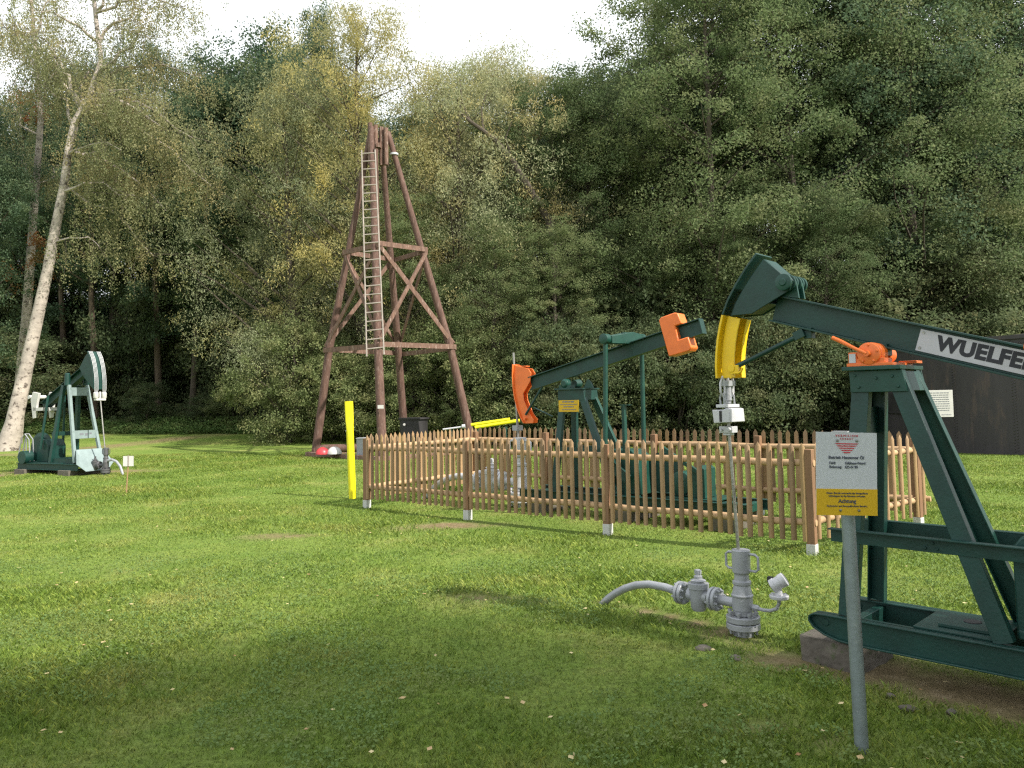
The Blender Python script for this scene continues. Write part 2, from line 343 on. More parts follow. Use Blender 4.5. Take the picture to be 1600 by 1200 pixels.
# grass blades (one mass)
def grass():
    N = 900000
    u = rng.random(N); y0, y1 = 2.3, 27.0; k = .75
    y = (y0**k + u*(y1**k-y0**k))**(1/k); x = (rng.random(N)*2-1)*(y*.78+.8)
    d = dirt(x, y); keep = (rng.random(N) > d*1.15) & (y < edge(x)); keep &= rng.random(N) < .45+.75*vnoise(x, y, 2.2, 1)
    x, y = x[keep], y[keep]; n = len(x); z = gz(x, y)-.004
    lush = vnoise(x, y, .9, 8)
    h = (.014+.022*rng.random(n))*(.55+1.5*lush**2)*(1+.02*y); w = (.0015+.0015*rng.random(n))*(1+.13*np.maximum(y-3, 0))
    a = rng.random(n)*6.283; l = h*(.25+.9*rng.random(n)); b_ = a+(rng.random(n)-.5)*2
    sx, sy = np.cos(a)*w, np.sin(a)*w; lx, ly = np.cos(b_+1.57)*l, np.sin(b_+1.57)*l
    P0 = np.stack([x-sx, y-sy, z], 1); P1 = np.stack([x+sx, y+sy, z], 1)
    P2 = np.stack([x+sx*.7+lx*.4, y+sy*.7+ly*.4, z+h*.65], 1); P3 = np.stack([x+lx, y+ly, z+h], 1)
    V = np.stack([P0, P1, P2, P3], 1).reshape(-1, 3); F = np.arange(n*4).reshape(n, 4)
    M = bpy.data.materials.new('grass_blades'); M.use_nodes = True; t = M.node_tree; t.nodes.clear(); global tc
    tc = t.nodes.new('ShaderNodeTexCoord'); c = lawn_colour(t); g = t.nodes.new('ShaderNodeNewGeometry')
    v = ramp_(t, g.outputs['Random Per Island'], [(0, (.60, .66, .50)), (.75, (1.12, 1.15, .95)), (1, (1.75, 1.45, 1.25))])
    c = mix_(t, 1., c, v, 'MULTIPLY'); o = t.nodes.new('ShaderNodeOutputMaterial')
    p = t.nodes.new('ShaderNodeBsdfPrincipled'); p.inputs['Roughness'].default_value = .55; p.inputs['Specular IOR Level'].default_value = .3
    tr = t.nodes.new('ShaderNodeBsdfTranslucent'); m_ = t.nodes.new('ShaderNodeMixShader'); m_.inputs[0].default_value = .35
    t.links.new(c, p.inputs['Base Color']); t.links.new(c, tr.inputs['Color']); t.links.new(p.outputs[0], m_.inputs[1]); t.links.new(tr.outputs[0], m_.inputs[2]); t.links.new(m_.outputs[0], o.inputs[0])
    return tag(np_mesh('grass', V, F, M), 'short mown green grass with moss and yellow patches', 'grass', kind='stuff')
grass()

def quads(C, A, B):                                  # kite leaves: centre, half long axis, half short axis
    V = np.stack([C-A, C+B-A*.1, C+A, C-B-A*.1], 1).reshape(-1, 3); return V, np.arange(len(V)).reshape(-1, 4)
def unit(n): v = rng.normal(size=(n, 3)); return v/np.linalg.norm(v, axis=1, keepdims=True)
def leaves(C, size, up_bias=.3, aspect=.5, axis_=None, spread=1.0):
    n = len(C); a = unit(n)*spread
    if axis_ is not None: a = a+axis_
    a /= np.linalg.norm(a, axis=1, keepdims=True)
    nrm = unit(n)+np.array([0, 0, up_bias]); b_ = np.cross(a, nrm); b_ /= np.linalg.norm(b_, axis=1, keepdims=True)+1e-9
    s = size*(.65+.7*rng.random((n, 1))); return quads(C, a*s*.5, b_*s*.5*aspect)

def clover():
    n = 90000; y = 2.6+rng.random(n)**1.2*6; x = (rng.random(n)*2-1)*y*.8; k = vnoise(x, y, 1.7, 21)*.6+vnoise(x, y, 5, 22)*.4
    keep = (k > .53) & (dirt(x, y) < .35); x, y = x[keep], y[keep]; n = len(x)
    C = np.stack([x, y, gz(x, y)+.012+.030*rng.random(n)], 1); V, F = leaves(C, .017, 2.2, .85); tag(np_mesh('clover', V, F, L_CLOV), 'small dark clover leaves growing through the near lawn', 'clover', kind='stuff')
def fallen():
    n = 520; y = 2.8+rng.random(n)**1.4*22; x = (rng.random(n)*2-1)*y*.75
    C = np.stack([x, y, gz(x, y)+.028+.012*rng.random(n)], 1); V, F = leaves(C, .034, 5, .75, None); V[:, 2] = np.repeat(C[:, 2], 4)+(V[:, 2]-np.repeat(C[:, 2], 4))*.35
    tag(np_mesh('fallen_leaves', V, F, L_FALL), 'pale yellow and brown autumn leaves strewn over the lawn', 'leaves', kind='stuff')
fallen(); clover()

# ------------------------------------------------------------------ trees
def wiggle(p0, p1, n, amp):
    p0 = np.array(p0, float); p1 = np.array(p1, float); t = np.linspace(0, 1, n)[:, None]; P = p0+(p1-p0)*t
    off = np.cumsum(rng.normal(size=(n, 3))*amp, 0); off -= off[0]; off = off*(1-.3*t); off[:, 2] *= .3; return P+off
def crown_points(H, z0, Rm, nclump, shape=1.0, top=.35, shell=.55):
    """clump centres in an uneven crown between z0 and H"""
    out = []
    ph = rng.random(4)*6.28
    while len(out) < nclump:
        f = rng.random()**.85; z = z0+(H-z0)*f
        prof = (math.sin(math.pi*min(1, (f*(1-top)+top*.55)))**.8)*shape if f < .5 else (1-((f-.5)/.5)**2.0*(1-.12))**.75
        a = rng.random()*6.283; lob = 1+.22*math.sin(3*a+ph[0]+f*5)+.15*math.sin(5*a+ph[1]-f*7)
        r = Rm*prof*lob*(shell+(1-shell)*rng.random())*(1 if rng.random() < .75 else rng.random())
        out.append((math.cos(a)*r, math.sin(a)*r, z))
    return np.array(out)
def clumps(cs, rad, per, flat=.65, droop=0.):
    C = []
    for c in cs:
        k = int(per*(.6+.8*rng.random())); r = rad*(.6+.75*rng.random())
        p = unit(k)*(rng.random((k, 1))**.42)*r; p[:, 2] *= flat
        sub = rng.normal(size=(7, 3))*r*.55; sub[:, 2] *= flat; idx = rng.integers(0, 7, k)
        q = p*.55+sub[idx]; q[:, 2] -= droop*np.linalg.norm(q[:, :2], axis=1)
        C.append(c+q)
    return np.concatenate(C)
def make_tree(name, label, cat, H, z0, Rm, ncl, rad, per, leafmat, barkmat, leaf=.11, aspect=.5, trunk_r=.22, lean=(0, 0), group=None, axis_=None, spread=1., limb=.45, droop=.1, shell=.55, flat=.65):
    root = thing(name, label, cat, group=group)
    top = np.array([lean[0]*H, lean[1]*H, H*.93]); P = wiggle((0, 0, -.25), top, 11, .10)
    mb = MB(); mb.tube(P, [trunk_r*(1.25 if i == 0 else 1)*(1-.88*i/10)+.015 for i in range(11)], 9)
    cs = crown_points(H, z0, Rm, ncl, shell=shell); cs[:, :2] += np.interp(cs[:, 2], P[:, 2], P[:, 0])[:, None]*[1, 0]+np.interp(cs[:, 2], P[:, 2], P[:, 1])[:, None]*[0, 1]
    for c_ in cs[rng.random(len(cs)) < limb]:
        za = max(z0*.75, c_[2]-abs(np.hypot(*c_[:2]))*(.35+.5*rng.random())-.3); za = min(za, H*.88); b0 = np.array([np.interp(za, P[:, 2], P[:, k]) for k in range(3)])
        Q = wiggle(b0, c_, 5, .07*np.linalg.norm(c_-b0)/3); r0 = max(.02, trunk_r*.30*(1-za/H)+.02); mb.tube(Q, [r0, r0*.8, r0*.6, r0*.4, .008], 5)
    mb.build('trunk', barkmat, root)
    C = clumps(cs, rad*1.05, per*1.8, flat, droop); V, F = leaves(C, leaf*.90, 1.2, aspect, axis_, spread)
    np_mesh('crown', V, F, leafmat, root)
    return root
def birch_tree(name, label, path, radii, crown_c, seedn, leafmat=L_BIRCH, rust=None, loc=(0, 0, 0)):
    root = thing(name, label, 'tree', loc)
    mb = MB(); P = [Vector(p) for p in path]; mb.tube(P, radii, 14)
    ends = []
    for (za, tip, r0) in crown_c:
        b0 = np.array([np.interp(za, [p.z for p in P], [p[k] for p in P]) for k in range(3)]); tip = np.array(tip, float)
        mid = (b0+tip)/2+np.array([0, 0, .25*np.linalg.norm((tip-b0)[:2])]); tt = np.linspace(0, 1, 7)[:, None]
        Q = (1-tt)**2*b0+2*tt*(1-tt)*mid+tt**2*tip; Q[1:-1] += rng.normal(size=(5, 3))*.12
        mb.tube(Q, [r0*(1-.9*i/6)+.008 for i in range(7)], 6); ends.append(Q)
    mb.build('trunk', BIRCH, root)
    tw = MB(); C = []; D = []
    for Q in ends:
        L = np.linalg.norm(Q[-1]-Q[0]); ns = int(44*L)
        for _ in range(ns):
            f = .25+.75*rng.random()**.7; k = f*6; i = min(5, int(k)); p = Q[i]+(Q[i+1]-Q[i])*(k-i)
            off = rng.normal(size=3)*np.array([.62, .62, .45])*(.5+f*.6); s0 = p+off; ln = .35+.95*rng.random()
            nl = int(30*ln); tt = rng.random(nl)
            sway = rng.normal(size=2)*.16
            q = s0+np.stack([sway[0]*tt, sway[1]*tt, -ln*tt**1.0], 1)+rng.normal(size=(nl, 3))*.07
            C.append(q)
            if rng.random() < .10: tw.tube([p, s0, s0+np.array([sway[0], sway[1], -ln])], [.012, .008, .003], 3, False)
    C = np.concatenate(C); V, F = leaves(C, .072, .2, .6, np.array([0, 0, -1.0]), .9)
    np_mesh('crown', V, F, leafmat, root); tw.build('twigs', BARK, root)['kind'] = 'stuff'
    if rust:
        C = clumps(np.array(rust), .5, 260, 1.0, .2); V, F = leaves(C, .09, .2, .6); cr_ = np_mesh('autumn_foliage', V, F, L_RUST, root); cr_['label'] = 'rusty orange autumn leaves'
    return root

def col(px, Y_): return (px-800)/1220*Y_
def put(root, x, y, s, rz, label=None, group=None, sz=None):
    root.location = (x, y, float(gz(x, y))); root.scale = (s, s, sz or s); root.rotation_euler = (0, 0, rz)
    if label: root['label'] = label
    if group: root['group'] = group
    elif 'group' in root: pass
    return root

protos = {}
protos['alder'] = [make_tree('alder_tree', 'x', 'tree', 17, 1.8, 3.6, 120, .95, 330, L_ALDER, BARK, .105, .62, .20),
                   make_tree('alder_tree', 'x', 'tree', 18, 2.5, 3.3, 115, .9, 330, L_ALDER, BARK, .11, .6, .22, (.02, .01))]
protos['oak'] = [make_tree('oak_tree', 'x', 'tree', 19, 4.5, 4.2, 120, 1.1, 330, L_OAK, BARK, .13, .7, .30, shell=.45)]
protos['willow'] = [make_tree('willow_tree', 'x', 'tree', 16, 2.2, 4.2, 130, 1.0, 320, L_WILLOW, BARK, .14, .26, .26, (.05, 0), axis_=np.array([0, 0, .5]), flat=.9, limb=.6)]
protos['yellow'] = [make_tree('willow_tree', 'x', 'tree', 18, 5, 4.0, 120, 1.0, 310, L_WILLOWY, BARK, .14, .26, .26, axis_=np.array([0, 0, .6]), flat=.9, limb=.6)]
protos['pine'] = [make_tree('forest_tree', 'x', 'tree', 19, 8.0, 3.1, 80, 1.0, 260, L_OAK, PBARK, .13, .5, .19, limb=.5),
                  make_tree('forest_tree', 'x', 'tree', 18, 6.5, 3.0, 80, .95, 260, L_ALDER, BARK, .12, .55, .15, (.03, 0), limb=.5)]
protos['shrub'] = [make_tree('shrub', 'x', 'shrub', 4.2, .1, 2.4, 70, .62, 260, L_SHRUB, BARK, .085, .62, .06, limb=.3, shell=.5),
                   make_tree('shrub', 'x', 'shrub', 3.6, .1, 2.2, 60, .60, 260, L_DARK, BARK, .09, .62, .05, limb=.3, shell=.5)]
used = set()
def plant(kind, px, Y_, H, label, group=None, rz=None, v=0, wide=None, jit=True):
    ps = protos[kind]; p = ps[v % len(ps)]
    if id(p) in used: o = copy_tree(p)
    else: o = p; used.add(id(p))
    if 'group' in o: del o['group']
    base = {'alder': (17, 18), 'oak': (19,), 'willow': (16,), 'yellow': (18,), 'pine': (19, 18), 'shrub': (4.2, 3.6)}[kind][v % len(ps)]
    s = H/base; wx = wide or (s if s > .8 else .8*s+.16)
    x = col(px, Y_); o.location = (x, Y_, float(gz(x, Y_))); o.scale = (wx, wx, s); o.rotation_euler = (0, 0, rng.random()*6.28 if rz is None else rz)
    o['label'] = label
    if group: o['group'] = group
    return o
def top_at(px, py, Y_): return AT(px, py, Y_).z
# front of the wood, left to right
FR = [
 ('oak', -52, 31, 190, 'dark bushy tree cut by the left edge of the frame behind the birches', 0),
 ('oak', 345, 41, 125, 'dark oak rising left of the yellow willow, right of the birch crown', 0),
 ('oak', 425, 40, 85, 'dark oak crown on the skyline left of the derrick', 0),
 ('oak', 498, 44, 45, 'pointed dark treetop, highest one left of the yellow willow', 0),
 ('yellow', 575, 33, 35, 'yellowing willow towering straight behind the wooden derrick', 0),
 ('willow', 460, 34, 150, 'grey green willow left of the wooden derrick top', 0),
 ('willow', 700, 33, 112, 'pale silvery willow right of the derrick top', 0),
 ('willow', 800, 34, 92, 'tall pale willow in the middle of the skyline', 0),
 ('alder', 770, 29, 345, 'small leafy alder behind the right leg of the derrick', 0),
 ('alder', 870, 32, 118, 'alder below the lowest dip of the skyline', 1),
 ('alder', 935, 33, 135, 'alder at the right end of the skyline dip', 0),
 ('alder', 1055, 33, -30, 'tall alder closing the sky gap on its right side', 1),
 ('alder', 1115, 30, -60, 'tall green alder above the yellow horsehead', 0),
 ('oak', 1170, 34, -90, 'dark oak high above the near pump jack head', 0),
 ('alder', 1250, 31, -60, 'leafy alder above the near walking beam', 1),
 ('oak', 1350, 33, -80, 'dark tree behind the orange bearing of the near pump jack', 0),
 ('alder', 1440, 31.5, -90, 'alder rising behind the left part of the riveted tank', 0),
 ('alder', 1540, 33, -60, 'light green tree above the riveted tank', 1),
 ('oak', 1640, 35, -120, 'dark tree at the right edge behind the riveted tank', 0),
 ('alder', 1150, 29, 330, 'lower leafy alder behind the hanging rod clamps', 1),
 ('alder', 1290, 28.5, 300, 'low spreading alder between the near horsehead and the tank', 0),
 ('alder', 1000, 30, 380, 'low dark alder behind the small pump jack counterweight', 1),
 ('alder', 868, 28.6, 345, 'leafy alder hiding the foot of the bare leaning stem', 1),
 ('alder', 640, 31, 300, 'mid green alder seen through the derrick legs', 1),
]
for kind, px, Y_, py, lab, v in FR:
    plant(kind, px, Y_, top_at(px, py, Y_), lab, v=v, wide=.62 if px in (498, -52) else None)
# slim trunks standing in the dark wood on the left
SL = [(150, 40.5, 'slim trunk with a high crown just behind the far pump jack head'), (205, 43, 'thin trunk in shade, right of the far pump jack'), (245, 41, 'slim tree in the dark wood, a third of the way to the derrick'),
      (293, 40, 'leaning reddish trunk at the grass edge between far pump jack and derrick'), (330, 42, 'tall straight reddish trunk in the dark wood'), (392, 39.5, 'straight trunk whose foot is lit, left of the derrick'),
      (415, 44, 'slim trunk with a sunlit upper stem left of the derrick'), (455, 41, 'dark slim trunk nearest the derrick on its left'), (100, 43, 'slim trunk behind the beam of the far pump jack'), (60, 46, 'slim shaded tree behind the birch foot')]
for i, (px, Y_, lab) in enumerate(SL): plant('pine', px, Y_, 18+rng.random()*2.5, lab, v=i, wide=.95)
# deeper rows
rows = [(45, 4.6, 19), (50, 4.8, 20), (56, 5.2, 21), (63, 6, 22)]
for k, (Y0, sp, H) in enumerate(rows):
    x = -46+k*1.7
    while x < 44:
        yy = Y0+(rng.random()-.5)*2.5 - (8 if x > 6 else 4 if x > -4 else 0); px = x/yy*1220+800
        kind = ('pine', 'oak', 'alder', 'pine')[int(rng.integers(0, 4))]; Hh = H+rng.random()*2-1
        lim = float(np.interp(px, [0, 200, 330, 420, 500, 570, 660, 750, 850, 960, 1010, 1100, 1250, 1500], [170, 190, 140, 105, 90, 90, 115, 118, 140, 155, 60, -40, 20, -20])); Hh = min(Hh, top_at(px, lim, yy)-.3)
        side = 'left of the derrick' if px < 560 else 'behind the enclosure' if px < 1100 else 'behind the tank'
        plant(kind, px, yy, Hh, 'tree deep in the wood %s, behind the front row' % side, 'trees deep in the wood '+side, v=int(rng.integers(0, 2)), wide=1.15)
        x += sp*(.85+.3*rng.random())
# shrubs: sunlit ones round the derrick, shaded ones, their leaf colour darkened for it, along the edge
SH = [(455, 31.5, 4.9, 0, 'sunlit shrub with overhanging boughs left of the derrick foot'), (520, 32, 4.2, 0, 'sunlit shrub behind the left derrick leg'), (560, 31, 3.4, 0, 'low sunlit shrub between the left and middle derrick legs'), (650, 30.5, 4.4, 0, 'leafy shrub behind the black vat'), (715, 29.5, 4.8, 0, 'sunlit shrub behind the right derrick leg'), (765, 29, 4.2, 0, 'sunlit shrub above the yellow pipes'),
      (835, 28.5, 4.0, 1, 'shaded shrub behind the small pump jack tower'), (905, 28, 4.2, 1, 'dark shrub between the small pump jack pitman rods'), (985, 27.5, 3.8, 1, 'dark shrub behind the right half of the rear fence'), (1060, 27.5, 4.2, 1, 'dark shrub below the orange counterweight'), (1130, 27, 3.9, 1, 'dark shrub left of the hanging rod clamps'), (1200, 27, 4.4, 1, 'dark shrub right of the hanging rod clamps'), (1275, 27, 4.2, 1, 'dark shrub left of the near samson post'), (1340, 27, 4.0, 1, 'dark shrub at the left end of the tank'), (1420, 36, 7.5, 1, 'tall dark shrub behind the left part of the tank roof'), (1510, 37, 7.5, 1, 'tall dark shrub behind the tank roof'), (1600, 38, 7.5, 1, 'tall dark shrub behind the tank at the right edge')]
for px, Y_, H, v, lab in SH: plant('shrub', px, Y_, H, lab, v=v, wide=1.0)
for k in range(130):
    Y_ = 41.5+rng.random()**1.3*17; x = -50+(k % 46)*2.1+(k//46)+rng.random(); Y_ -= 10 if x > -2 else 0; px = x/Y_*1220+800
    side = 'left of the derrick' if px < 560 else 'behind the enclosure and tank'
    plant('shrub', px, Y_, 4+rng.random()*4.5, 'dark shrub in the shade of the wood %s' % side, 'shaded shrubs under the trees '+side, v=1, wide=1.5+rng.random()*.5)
for k, (px, H) in enumerate([(230, 2.2), (318, 1.6), (365, 2.6), (432, 2.2)]):
    plant('shrub', px, 38.5, H, ['small shrub at the lawn edge right of the far pump jack', 'small shrub beside the leaning reddish trunk', 'lighter shrub between two lit trunks', 'small shrub at the lawn edge nearest the derrick'][k], v=0 if k == 2 else 1, wide=.6)

# birches on the left
B0 = AT(15, 692, 30); B0.z = float(gz(B0.x, 30)); bx = B0
def bl(px, py, Y_=30): p = AT(px, py, Y_)-B0; return (p.x, p.y, p.z)
path = [(-.15, 0, -.3), bl(22, 660), bl(42, 570), bl(62, 480), bl(75, 420), bl(86, 360), bl(100, 290), bl(108, 230), bl(118, 190, 30.1), bl(140, 150, 30.2), bl(158, 95, 30.3), bl(150, 30, 30.5), bl(142, -50, 30.5), bl(150, -120, 30.6)]
rad = [.46, .30, .24, .215, .195, .18, .155, .14, .15, .12, .10, .085, .06, .03]
P_ = lambda px, py, dy: bl(px, py, 30+dy)
limbs = [(P_(105, 300, 0)[2], P_(210, 305, -.5), .06), (P_(110, 240, 0)[2], P_(190, 235, -1.5), .05), (P_(130, 170, 0)[2], P_(255, 200, -1.5), .08), (P_(150, 130, 0)[2], P_(235, 60, -1), .09), (P_(150, 130, 0)[2], P_(310, 120, .5), .07),
         (P_(140, 160, 0)[2], P_(300, 215, -.5), .07), (P_(150, 60, 0)[2], P_(230, 20, 1), .07), (P_(150, 60, 0)[2], P_(60, 20, -1), .07), (P_(130, 165, 0)[2], P_(70, 60, -1), .08), (P_(118, 195, 0)[2], P_(50, 120, 1), .06),
         (P_(150, 10, 0)[2], P_(180, -60, 0), .06), (P_(150, 10, 0)[2], P_(290, 10, -1), .06), (P_(150, -40, 0)[2], P_(90, -60, 1), .05), (P_(110, 235, 0)[2], P_(260, 330, 1), .06), (P_(105, 290, 0)[2], P_(240, 400, 1.5), .05), (P_(86, 375, 0)[2], P_(155, 385, -.5), .04),
         (P_(130, 170, 0)[2], P_(330, 290, 1.0), .07), (P_(150, -40, 0)[2], P_(250, -70, 1), .05), (P_(118, 200, 0)[2], P_(200, 140, -2.5), .06), (P_(118, 200, 0)[2], P_(150, 110, 2.5), .06), (P_(130, 170, 0)[2], P_(20, 40, .5), .06), (P_(110, 235, 0)[2], P_(190, 290, 2.0), .05)]
birch_tree('birch_tree', 'big leaning white birch with drooping olive crown behind the far pump jack', path, rad, limbs, 0, loc=B0)
B1 = AT(22, 684, 33); B1.z = float(gz(B1.x, 33)); B0_, B0 = B0, B1
p33 = lambda px, py, dy=0: bl(px, py, 33+dy)
birch_tree('birch_tree', 'slender second birch with rusty orange foliage behind the big leaning birch',
           [(0, 0, -.3), p33(32, 600), p33(41, 500), p33(48, 400), p33(55, 300), p33(60, 240), p33(64, 180), p33(58, 110), p33(50, 20), p33(45, -60)], [.30, .22, .19, .17, .15, .13, .11, .10, .07, .03],
           [(p33(0, 230)[2], p33(10, 140, -.5), .05), (p33(0, 170)[2], p33(100, 60, .5), .05), (p33(0, 110)[2], p33(0, 30, 1), .05), (p33(0, 60)[2], p33(90, -40, 0), .05), (p33(0, 300)[2], p33(110, 260, 1.5), .04), (p33(0, 300)[2], p33(20, 240, 1.5), .04), (p33(0, 20)[2], p33(10, -60, 0), .04)], 1,
           rust=[p33(44, 140), p33(48, 155, -.4), p33(52, 175), p33(62, 385, -1.5), p33(70, 410, -1.5), p33(28, 430, -1.5)], loc=B1)
B0 = B0_
# leaning bare-topped tree stem in front of the willows
lt = thing('willow_tree', 'bare dark forked stem slanting up to the left among the willows', 'tree', (AT(855, 340, 30.6).x, 30.6, 0))
o_ = Vector(lt.location); q = lambda px, py: AT(px, py, 30.6)-o_
MB().tube([Vector((.9, 0, -.3)), Vector((.55, .1, 3.5)), q(858, 345), q(830, 300), q(800, 250), q(770, 215), q(735, 190), q(718, 175)], [.24, .21, .17, .15, .13, .10, .07, .04], 9).tube([q(755, 202), q(752, 170), q(762, 140)], [.05, .03, .015], 6).tube([q(735, 190), q(722, 160), q(718, 120)], [.045, .03, .012], 6).tube([q(800, 250), q(790, 215), q(800, 190)], [.045, .03, .012], 6).build('trunk', BARK, lt)
C = clumps(np.array([tuple(q(px, py)) for px, py in [(762, 140), (718, 120), (800, 185), (740, 165), (700, 150), (780, 160), (820, 330)]]), .8, 260, .9); V, F = leaves(C, .13, .3, .28, np.array([0, 0, .5])); np_mesh('crown', V, F, L_WILLOW, lt)

# trees beside and behind the camera that shade the near lawn
nvec = Vector((.54, .84, 0)); svec = Vector((.84, -.54, 0))
for k, (n_, s_, H, kind, wd) in enumerate([(2.2, 11, 14, 'alder', 1.0), (-4.0, 9, 16, 'alder', 1.1), (1.6, 17.5, 19, 'oak', 1.1), (-6.5, 19, 20, 'oak', 1.1), (1.2, 23.5, 23, 'oak', 1.0)]):
    p = nvec*n_+svec*s_; plant(kind, p.x/p.y*1220+800 if abs(p.y) > .1 else 0, 1, H, 'shade tree outside the frame to the right of the camera', 'shade trees beside the camera', v=k, wide=wd).location = (p.x, p.y, 0)

# ground cover along the edge of the wood
def cover():
    n = 150000; x = -44+rng.random(n)*66; e = edge(x); dd = rng.random(n)**1.2; y = e-.8+dd*5+1.2*(vnoise(x, 0*x, .35, 2)-.5)
    hh = (.25+.75*vnoise(x, y, .45, 4))*(.25+.75*np.minimum(1, dd*2.5)); z = gz(x, y)+hh*rng.random(n)**.6*.95
    V, F = leaves(np.stack([x, y, z], 1), .105, 1.2, .7); tag(np_mesh('undergrowth', V, F, L_GRND), 'low green undergrowth along the edge of the wood', 'undergrowth', kind='stuff')
cover()

# ------------------------------------------------------------------ wellheads
def wellhead(label, loc, rz, s=1., sz=None, hose=True, dark=GREY, gauge=True):
    w = thing('wellhead', label, 'wellhead', loc, rz); w.scale = (s, s, sz or s)
    MB().lathe((0, 0, -.03), (0, 0, 1), [(0, .070), (.075, .066)]).lathe((0, 0, .135), (0, 0, 1), [(0, .064), (.03, .064), (.035, .068), (.12, .068), (.125, .073), (.135, .073), (.14, .066), (.20, .055), (.205, .062), (.225, .062), (.23, .050), (.27, .048), (.285, .060), (.43, .062), (.435, .058)]).build('casing', dark, w, bevel=.002)
    fl = MB(); fl.lathe((0, 0, .045), (0, 0, 1), [(0, .108), (.004, .112), (.036, .112), (.040, .108)]); fl.lathe((0, 0, .091), (0, 0, 1), [(0, .108), (.004, .112), (.036, .112), (.040, .108)])
    fo = fl.build('flange', dark, w)
    bo = MB()
    for k in range(8):
        a = k*math.pi/4+.2; bo.lathe((math.cos(a)*.09, math.sin(a)*.09, .015), (0, 0, 1), [(0, .010), (.13, .010), (.131, .016), (.148, .016)], 6)
    bo.build('bolts', dark, fo)
    for sgn, rr in ((-1, .038), (1, .050)):
        MB().tube([(sgn*.055, 0, .545), (sgn*(.055+rr), 0, .545), (sgn*(.075+rr), 0, .53), (sgn*(.075+rr), 0, .45), (sgn*(.055+rr), 0, .435), (sgn*.055, 0, .435)], .009, 8).build('handle', dark, w)
    v = MB(); v.lathe((-.34, 0, .105), (0, 0, 1), [(0, .045), (.02, .056), (.10, .064), (.15, .066), (.155, .074), (.19, .074), (.195, .045), (.205, .045), (.21, .055), (.22, .03)]); v.lathe((-.26, 0, .205), (-1, 0, 0), [(0, .045), (.16, .045)])
    vo = v.build('valve', dark, w); MB().lathe((-.34, 0, .32), (0, 0, 1), [(0, .030), (.025, .030), (.03, .020), (.065, .020), (.07, .014)], 12).box((-.34, 0, .372), (.045, .022, .03)).build('valve_stem', dark, vo)
    for x0 in (-.205, -.475):
        g_ = MB(); g_.lathe((x0-.032, 0, .205), (1, 0, 0), [(0, .076), (.004, .080), (.022, .080), (.024, .070), (.032, .070), (.034, .080), (.052, .080), (.056, .076)])
        for k in range(8):
            a = k*math.pi/4+.3; g_.lathe((x0-.052, math.cos(a)*.062, .205+math.sin(a)*.062), (1, 0, 0), [(0, .007), (.012, .007), (.013, .012), (.084, .012), (.085, .007), (.097, .007)], 6)
        g_.build('pipe_flange', dark, w)
    MB().lathe((-.05, 0, .205), (-1, 0, 0), [(0, .032), (.16, .032)]).build('outlet_pipe', dark, w)
    if hose: 
        pts = [(-.50, 0, .205), (-.62, 0, .222), (-.76, .0, .222), (-.88, 0, .198), (-.99, 0, .155), (-1.08, 0, .105), (-1.15, 0, .055), (-1.21, 0, .0), (-1.25, 0, -.05)]
        MB().tube(pts, .029, 14).build('hose', dark, w)
    if gauge:
        MB().tube([(.05, 0, .20), (.10, 0, .195), (.15, 0, .19), (.20, 0, .195), (.245, 0, .215), (.262, 0, .25), (.265, 0, .285)], .012, 10).lathe((.07, 0, .198), (1, 0, -.05), [(0, .014), (.01, .02), (.04, .02), (.05, .014)], 8).build('gauge_pipe', dark, w)
        d = MB().lathe((.265, 0, .285), (0, 0, 1), [(0, .058), (.008, .062), (.020, .062), (.024, .058)])
        for k in range(6): a = k*math.pi/3; d.lathe((.265+math.cos(a)*.045, math.sin(a)*.045, .30), (0, 0, 1), [(0, .009), (.016, .009)], 6)
        d.build('gauge_flange', LGREY, w)
        ax = Vector((.62, .25, .45)).normalized(); c0 = Vector((.262, 0, .385))
        gh = MB().lathe(c0-ax*.05, ax, [(0, .040), (.004, .046), (.03, .046), (.032, .042), (.068, .042), (.07, .046), (.10, .046), (.104, .040)]).lathe((.265, 0, .305), (0, 0, 1), [(0, .024), (.05, .018)], 10).build('gauge_housing', LGREY, w)
        MB().lathe(c0-ax*.052, ax, [(0, .036), (.003, .036)]).build('gauge_dial', mat('olive_glass', (.16, .15, .10), .15, .3), gh)
        MB().box(tuple(c0+Vector((-.055, 0, .015))), (.03, .03, .035)).build('cable_gland', RUBBER, gh)
    return w
W1 = wellhead('grey wellhead with curved hose and round pressure gauge below the yellow horsehead', J1, A1)

# ------------------------------------------------------------------ near pump jack
def word_bars(mb, x0, x1, z, h, y, rag=1.0):
    x = x0; end = x0+(x1-x0)*rag
    while x < end-.6*h:
        w = h*(1.2+3.6*rng.random()); w = min(w, end-x); mb.box((x+w/2, y, z), (w, .002, h)); x += w+h*.7
JP = thing('pump_jack', 'large near dark green pump jack with yellow lower horsehead and white name plate', 'pump jack', J1, A1)
# skid
for sy in (-1, 1):
    s = MB(); y = sy*.25; outline = [(3.7, .165), (.86, .165), (.76, .172), (.68, .192), (.615, .225), (.585, .262), (.59, .295), (.62, .312), (.70, .315), (3.7, .315)]
    s.prism([(x_, z_) for x_, z_ in outline], y-.006, y+.006); s.ribbon(outline, y-.038, y+.038, -.011)
    s.lathe((.68, y-.012, .262), (0, 1, 0), [(0, .022), (.024, .022)], 14)
    s.build('skid_runner', GREEN, JP, bevel=.003)
MB().box((.82, 0, .24), (.05, .48, .10)).build('cross_member', GREEN, JP, bevel=.003)
MB().box((1.37, 0, .322), (.42, .46, .012)).box((1.40, -.02, .338), (.27, .28, .018)).build('cross_plate', GREEN, JP, bevel=.003)
MB().lathe((1.40, -.02, .3475), (0, 0, 1), [(0, .045), (.003, .045)], 24).build('dark_hole_disc', VATM, JP)  # no hole is cut: a dark disc on the plate paints its shade
for x_ in (2.2, 3.3): MB().box((x_, 0, .24), (.05, .48, .10)).build('cross_member', GREEN, JP, bevel=.003)
